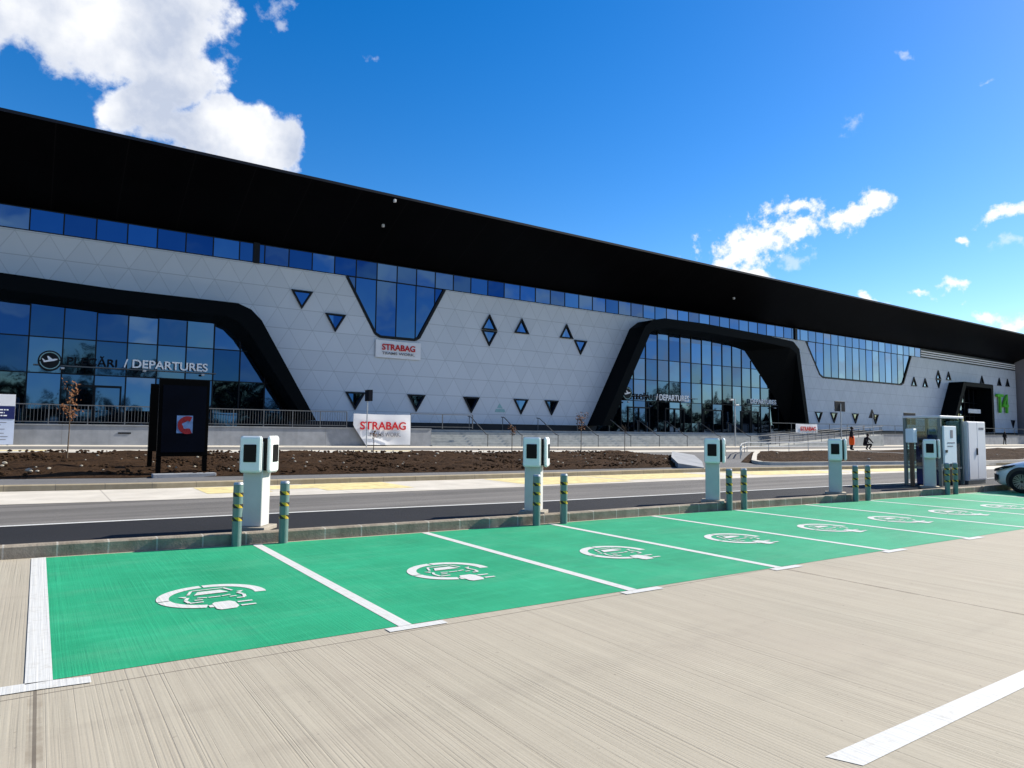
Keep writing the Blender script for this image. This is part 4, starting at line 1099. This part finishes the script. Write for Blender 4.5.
# ------------------------------------------------------------------ people
def person(loc, rz, joints, edges, label, vest=None, head=None, crown_z=None):
    t = thing('person', label, 'person', loc, rz)
    me = bpy.data.meshes.new('body'); names_ = list(joints)
    me.from_pydata([joints[k][0] for k in names_], [(names_.index(a), names_.index(b)) for a, b in edges], [])
    o = bpy.data.objects.new('body', me); COL.objects.link(o); o.parent = t
    sk = o.modifiers.new('skin', 'SKIN')
    for i, k in enumerate(names_):
        v = me.skin_vertices[0].data[i]; r = joints[k][1]; v.radius = r if isinstance(r, tuple) else (r, r); v.use_root = (k == 'pelvis')
    o.modifiers.new('sub', 'SUBSURF').levels = 2
    dg = bpy.context.evaluated_depsgraph_get(); m2 = bpy.data.meshes.new_from_object(o.evaluated_get(dg))
    o.modifiers.clear(); o.data = m2; m2.materials.clear(); m2.materials.append(M['dark_cloth'])
    for p in m2.polygons: p.use_smooth = True
    hx = Vector(joints['head'][0])
    m2.materials.append(M['skin'])
    hr = .10
    for p in m2.polygons:
        c = p.center
        if (Vector(c) - hx).length < .15 and c.y < hx.y - .01 and abs(c.z - hx.z) < .10: p.material_index = 1
    bm = bmesh.new(); bmesh.ops.create_uvsphere(bm, u_segments=16, v_segments=10, radius=.128)
    for v in bm.verts: v.co = Vector((v.co.x * .9, v.co.y + .025, max(v.co.z, -.05) * 1.05 + .025)) + hx
    obj('hair', bm, M['hair'], t, smooth=True)
    if vest:
        bm = bmesh.new(); R = []
        for (x, y, z, rx, ry) in vest: R.append([bm.verts.new((x + rx * math.cos(2 * PI * i / 18), y + ry * math.sin(2 * PI * i / 18), z)) for i in range(18)])
        for A, B_ in zip(R, R[1:]):
            for i in range(18): bm.faces.new((A[i], A[(i + 1) % 18], B_[(i + 1) % 18], B_[i]))
        obj('work_trousers', bm, M['orange'], t, smooth=True)
    return t
ED = [('pelvis', 'spine'), ('spine', 'chest'), ('chest', 'neck'), ('neck', 'head'), ('chest', 'sl'), ('sl', 'el'), ('el', 'hl'), ('chest', 'sr'), ('sr', 'er'), ('er', 'hr'),
      ('pelvis', 'pl'), ('pl', 'kl'), ('kl', 'fl'), ('fl', 'tl'), ('pelvis', 'pr'), ('pr', 'kr'), ('kr', 'fr'), ('fr', 'tr')]
stand = {'pelvis': ((0, 0, .95), (.16, .12)), 'spine': ((0, .01, 1.12), (.15, .11)), 'chest': ((0, 0, 1.36), (.18, .12)), 'neck': ((0, -.02, 1.5), .055), 'head': ((0, -.04, 1.66), .105),
         'sl': ((-.2, 0, 1.42), .065), 'el': ((-.27, .02, 1.15), .05), 'hl': ((-.25, -.12, .92), .04), 'sr': ((.2, 0, 1.42), .065), 'er': ((.28, .02, 1.15), .05), 'hr': ((.24, -.14, .95), .04),
         'pl': ((-.1, 0, .86), .095), 'kl': ((-.12, -.03, .48), .07), 'fl': ((-.12, .02, .07), .05), 'tl': ((-.13, -.16, .05), .045), 'pr': ((.1, 0, .86), .095), 'kr': ((.13, .0, .48), .07), 'fr': ((.15, .1, .07), .05), 'tr': ((.16, -.08, .05), .045)}
crouch = {'pelvis': ((0, .1, .42), (.17, .14)), 'spine': ((0, .06, .62), (.16, .13)), 'chest': ((0, -.05, .86), (.19, .14)), 'neck': ((0, -.12, 1.0), .06), 'head': ((0, -.18, 1.14), .105),
          'sl': ((-.21, -.06, .92), .068), 'el': ((-.28, -.25, .7), .052), 'hl': ((-.2, -.45, .55), .042), 'sr': ((.21, -.06, .92), .068), 'er': ((.28, -.25, .7), .052), 'hr': ((.2, -.45, .55), .042),
          'pl': ((-.12, .08, .4), .1), 'kl': ((-.2, -.34, .46), .078), 'fl': ((-.17, -.12, .08), .052), 'tl': ((-.18, -.3, .05), .045), 'pr': ((.12, .08, .4), .1), 'kr': ((.2, -.34, .46), .078), 'fr': ((.17, -.12, .08), .052), 'tr': ((.18, -.3, .05), .045)}
bulky = {k_: (p_, tuple(v * 1.35 for v in r_) if isinstance(r_, tuple) else r_ * (1.1 if k_ in ('head', 'neck') else 1.45)) for k_, (p_, r_) in stand.items()}
person((51.8, 28.9, .456), .5, bulky, ED, 'worker in a dark jacket and bright orange work trousers standing beyond the small soil bed',
       vest=[(.01, .0, .40, .235, .18), (.03, .0, .60, .255, .2), (.03, .0, .82, .25, .2), (.02, .0, .98, .24, .19), (0, .005, 1.10, .19, .15)])
person((53.9, 28.9, .456), -.2, crouch, ED, 'person in black clothes crouching beside the worker in orange')
person((111.5, 40.2, .456), 1.2, stand, ED, 'person in dark clothes standing far right beyond the parked car')

# ------------------------------------------------------------------ trees on the far side of the car park (seen as reflections in the glazing)
bm = bmesh.new(); rnd = random.Random(21)
for i in range(210):
    cx, cy = rnd.uniform(-170, 230), rnd.uniform(-86, -58); h = rnd.uniform(9.5, 14.5); w = rnd.uniform(2.6, 4.8)
    tube(bm, [(cx, cy, -.2), (cx + .2, cy, h * .5), (cx, cy + .2, h * .85)], .22, 6, .06)
    for j in range(430):
        a = rnd.uniform(0, 2 * PI); t_ = rnd.random() ** .8; rr0 = w * math.sqrt(rnd.random()) * (1 - max(0, t_ - .45) * 1.35)
        c = Vector((cx + rr0 * math.cos(a), cy + rr0 * math.sin(a), .3 + h * t_)); s_ = rnd.uniform(.14, .42) * (1.5 - .8 * t_)
        p = Vector([rnd.gauss(0, 1) for _ in range(3)]).normalized(); q = p.orthogonal().normalized()
        bm.faces.new([bm.verts.new(c + v) for v in (p * s_, q * s_ * .8, -p * s_, -q * s_ * .8)])
for i in range(26000):
    c = Vector((rnd.uniform(-175, 235), rnd.uniform(-84, -56), 0)); c.z = rnd.random() ** 1.2 * (7.2 + 1.6 * math.sin(c.x * .21) + 1.2 * math.sin(c.x * .53))
    s_ = rnd.uniform(.3, .7); p = Vector([rnd.gauss(0, 1) for _ in range(3)]).normalized(); q = p.orthogonal().normalized()
    bm.faces.new([bm.verts.new(c + v) for v in (p * s_, q * s_ * .8, -p * s_, -q * s_ * .8)])
tag(obj('tree_belt', bm, M['leaf']), 'dark belt of trees far behind the car park', 'trees', kind='stuff')

# ------------------------------------------------------------------ sun, sky, clouds
EL, AZ = math.radians(36), math.radians(-9)          # sun height; direction measured from +X towards +Y
sd = Vector((math.cos(EL) * math.cos(AZ), math.cos(EL) * math.sin(AZ), math.sin(EL)))
sun = bpy.data.lights.new('sun', 'SUN'); sun.energy = 4.8; sun.angle = math.radians(.53); sun.color = (1, .94, .83)
so = bpy.data.objects.new('sun', sun); COL.objects.link(so); so.rotation_euler = sd.to_track_quat('Z', 'Y').to_euler(); so.location = (0, -10, 60)

W = bpy.data.worlds.new('World'); S.world = W; W.use_nodes = True
k = N(W.node_tree); bg = W.node_tree.nodes['Background']
sky = k.n('ShaderNodeTexSky', sky_type='NISHITA'); sky.sun_disc = False; sky.sun_elevation = EL
sky.sun_rotation = math.atan2(sd.x, sd.y); sky.altitude = 100; sky.air_density = 1.0; sky.dust_density = .25; sky.ozone_density = 2.2
hs = k.n('ShaderNodeHueSaturation'); hs.inputs['Hue'].default_value = .508; hs.inputs['Saturation'].default_value = 1.46; hs.inputs['Value'].default_value = 1.12; k.l(sky.outputs[0], hs.inputs['Color'])
d = k.n('ShaderNodeTexCoord').outputs['Generated']
Fv, Rv, Uv = Vector((.565435, .821954, .068373)), Vector((.823425, -.567326, .010569)), Vector((-.047477, -.050324, .997604))
def dot(v):
    nd = k.n('ShaderNodeVectorMath', operation='DOT_PRODUCT'); k.l(d, nd.inputs[0]); nd.inputs[1].default_value = v; return nd.outputs['Value']
df = dot(Fv); dfc = k.m('MAXIMUM', df, .05)
cu, cv = k.m('DIVIDE', dot(Rv), dfc), k.m('DIVIDE', dot(Uv), dfc)
cp = k.n('ShaderNodeCombineXYZ'); k.l(cu, cp.inputs[0]); k.l(cv, cp.inputs[1])
nz = k.n('ShaderNodeTexNoise'); k.l(d, nz.inputs['Vector']); nz.inputs['Scale'].default_value = 11; nz.inputs['Detail'].default_value = 6; nz.inputs['Roughness'].default_value = .55
wv = k.n('ShaderNodeVectorMath', operation='MULTIPLY_ADD'); k.l(nz.outputs['Color'], wv.inputs[0]); wv.inputs[1].default_value = (.10, .10, 0); wv.inputs[2].default_value = (-.05, -.05, 0)
wa = k.n('ShaderNodeVectorMath', operation='ADD'); k.l(cp.outputs[0], wa.inputs[0]); k.l(wv.outputs[0], wa.inputs[1])
clouds = [(110, 35, 112, 56, -18), (50, 5, 95, 50, 0), (168, 15, 58, 60, 0), (172, 82, 52, 34, 0), (195, 125, 58, 30, -10), (252, 142, 52, 34, -15), (283, 152, 24, 32, 0), (140, 112, 45, 26, 0),
          (757, 249, 58, 22, 14), (733, 259, 34, 14, 10), (790, 240, 26, 12, 10), (790, 215, 30, 10, 5), (846, 221, 52, 13, 12), (880, 212, 26, 8, 10), (757, 272, 22, 8, 0),
          (956, 290, 17, 8, 32), (1012, 213, 30, 9, 20), (967, 240, 8, 5, 0), (996, 309, 22, 6, 5), (1018, 318, 18, 9, 30), (872, 296, 14, 4, -15), (915, 307, 16, 4, -15)]
thin = [(277, 8, 20, 17, 30), (285, 28, 12, 14, 0), (850, 124, 14, 16, 0), (1012, 245, 20, 7, 15), (988, 80, 6, 4, 0), (800, 268, 20, 9, 15), (905, 53, 9, 5, 15), (372, 60, 10, 8, 0)]
def blob(x, y, a, b, rot):
    mp = k.n('ShaderNodeMapping', vector_type='TEXTURE'); k.l(wa.outputs[0], mp.inputs[0])
    mp.inputs['Location'].default_value = ((x - 512) / 686, (384 - y) / 686, 0); mp.inputs['Rotation'].default_value = (0, 0, math.radians(rot)); mp.inputs['Scale'].default_value = (a / 686, b / 686, 1)
    ln_ = k.n('ShaderNodeVectorMath', operation='LENGTH'); k.l(mp.outputs[0], ln_.inputs[0])
    return k.m('SUBTRACT', 1.0, ln_.outputs['Value'])
def union(lst):
    c = None
    for b in lst:
        v = blob(*b); c = v if c is None else k.m('MAXIMUM', c, v)
    return c
fb = k.noise(d, 25, 8, .6); fb2 = k.noise(d, 7.5, 4, .5); fb3 = k.noise(d, 58, 7, .62)
cd = k.m('ADD', union(clouds[:8]), k.m('MULTIPLY', k.m('SUBTRACT', fb, .5), 1.5))
cs = k.m('ADD', union([(x, y, a * 1.12, b_ * 1.25, ro) for x, y, a, b_, ro in clouds[8:]]), k.m('MULTIPLY', k.m('SUBTRACT', fb3, .52), 2.6))
A = k.m('MAXIMUM', k.ramp(cd, -.10, .36, 0, 1, True), k.ramp(cs, -.05, .75, 0, 1, True))
td = k.m('ADD', union(thin), k.m('MULTIPLY', k.m('SUBTRACT', fb3, .5), 2.6))
A2 = k.ramp(td, .15, 1.1, 0, .38, True)
front = k.m('GREATER_THAN', df, .30)
A = k.m('MULTIPLY', k.m('MAXIMUM', A, A2), front)
# fair-weather cumulus over the rest of the sky
dx, dy, dz = k.sep(d)
pz = k.m('ADD', k.m('MAXIMUM', dz, 0), .14); pc = k.n('ShaderNodeCombineXYZ'); k.l(k.m('DIVIDE', dx, pz), pc.inputs[0]); k.l(k.m('DIVIDE', dy, pz), pc.inputs[1])
bk = k.noise(pc.outputs[0], 1.15, 8, .58)
A3 = k.m('MULTIPLY', k.ramp(bk, .49, .66, 0, .95, True), k.ramp(dy, .16, .02, 0, 1))
A3 = k.m('MULTIPLY', A3, k.ramp(dz, .02, .10, 0, 1))
A = k.m('MAXIMUM', A, A3)
shade = k.m('ADD', k.ramp(k.m('ADD', k.m('MULTIPLY', fb2, .85), k.m('MULTIPLY', fb, .3)), .50, .74), k.ramp(cd, .34, .02, 0, .8), clamp=True)
shade = k.m('MAXIMUM', shade, k.ramp(cu, .05, .12))
CLOUD = 7.3
ccol = k.mix(shade, (.50 * CLOUD, .56 * CLOUD, .69 * CLOUD), (1.0 * CLOUD, 1.0 * CLOUD, 1.0 * CLOUD))
k.l(k.mix(A, hs.outputs[0], ccol), bg.inputs['Color'])
bg.inputs['Strength'].default_value = .085

# ------------------------------------------------------------------ camera
cam = bpy.data.cameras.new('camera'); co = bpy.data.objects.new('camera', cam); COL.objects.link(co)
Rm = Matrix(((.823425, -.047477, -.565435, 0), (-.567326, -.050324, -.821954, 0), (.010569, .997604, -.068373, 0), (0, 0, 0, 1)))
co.matrix_world = Matrix.Translation((0, 0, 1.65)) @ Rm
cam.sensor_width = 36; cam.lens = 686 / 1024 * 36; cam.clip_start = .05; cam.clip_end = 4000
S.camera = co
S.view_settings.view_transform = 'Standard'; S.view_settings.look = 'None'; S.view_settings.gamma = 1; S.view_settings.exposure = 0.88
S.view_settings.use_curve_mapping = False
S.cycles.max_bounces = 6; S.cycles.diffuse_bounces = 3; S.cycles.glossy_bounces = 4; S.cycles.transparent_max_bounces = 8
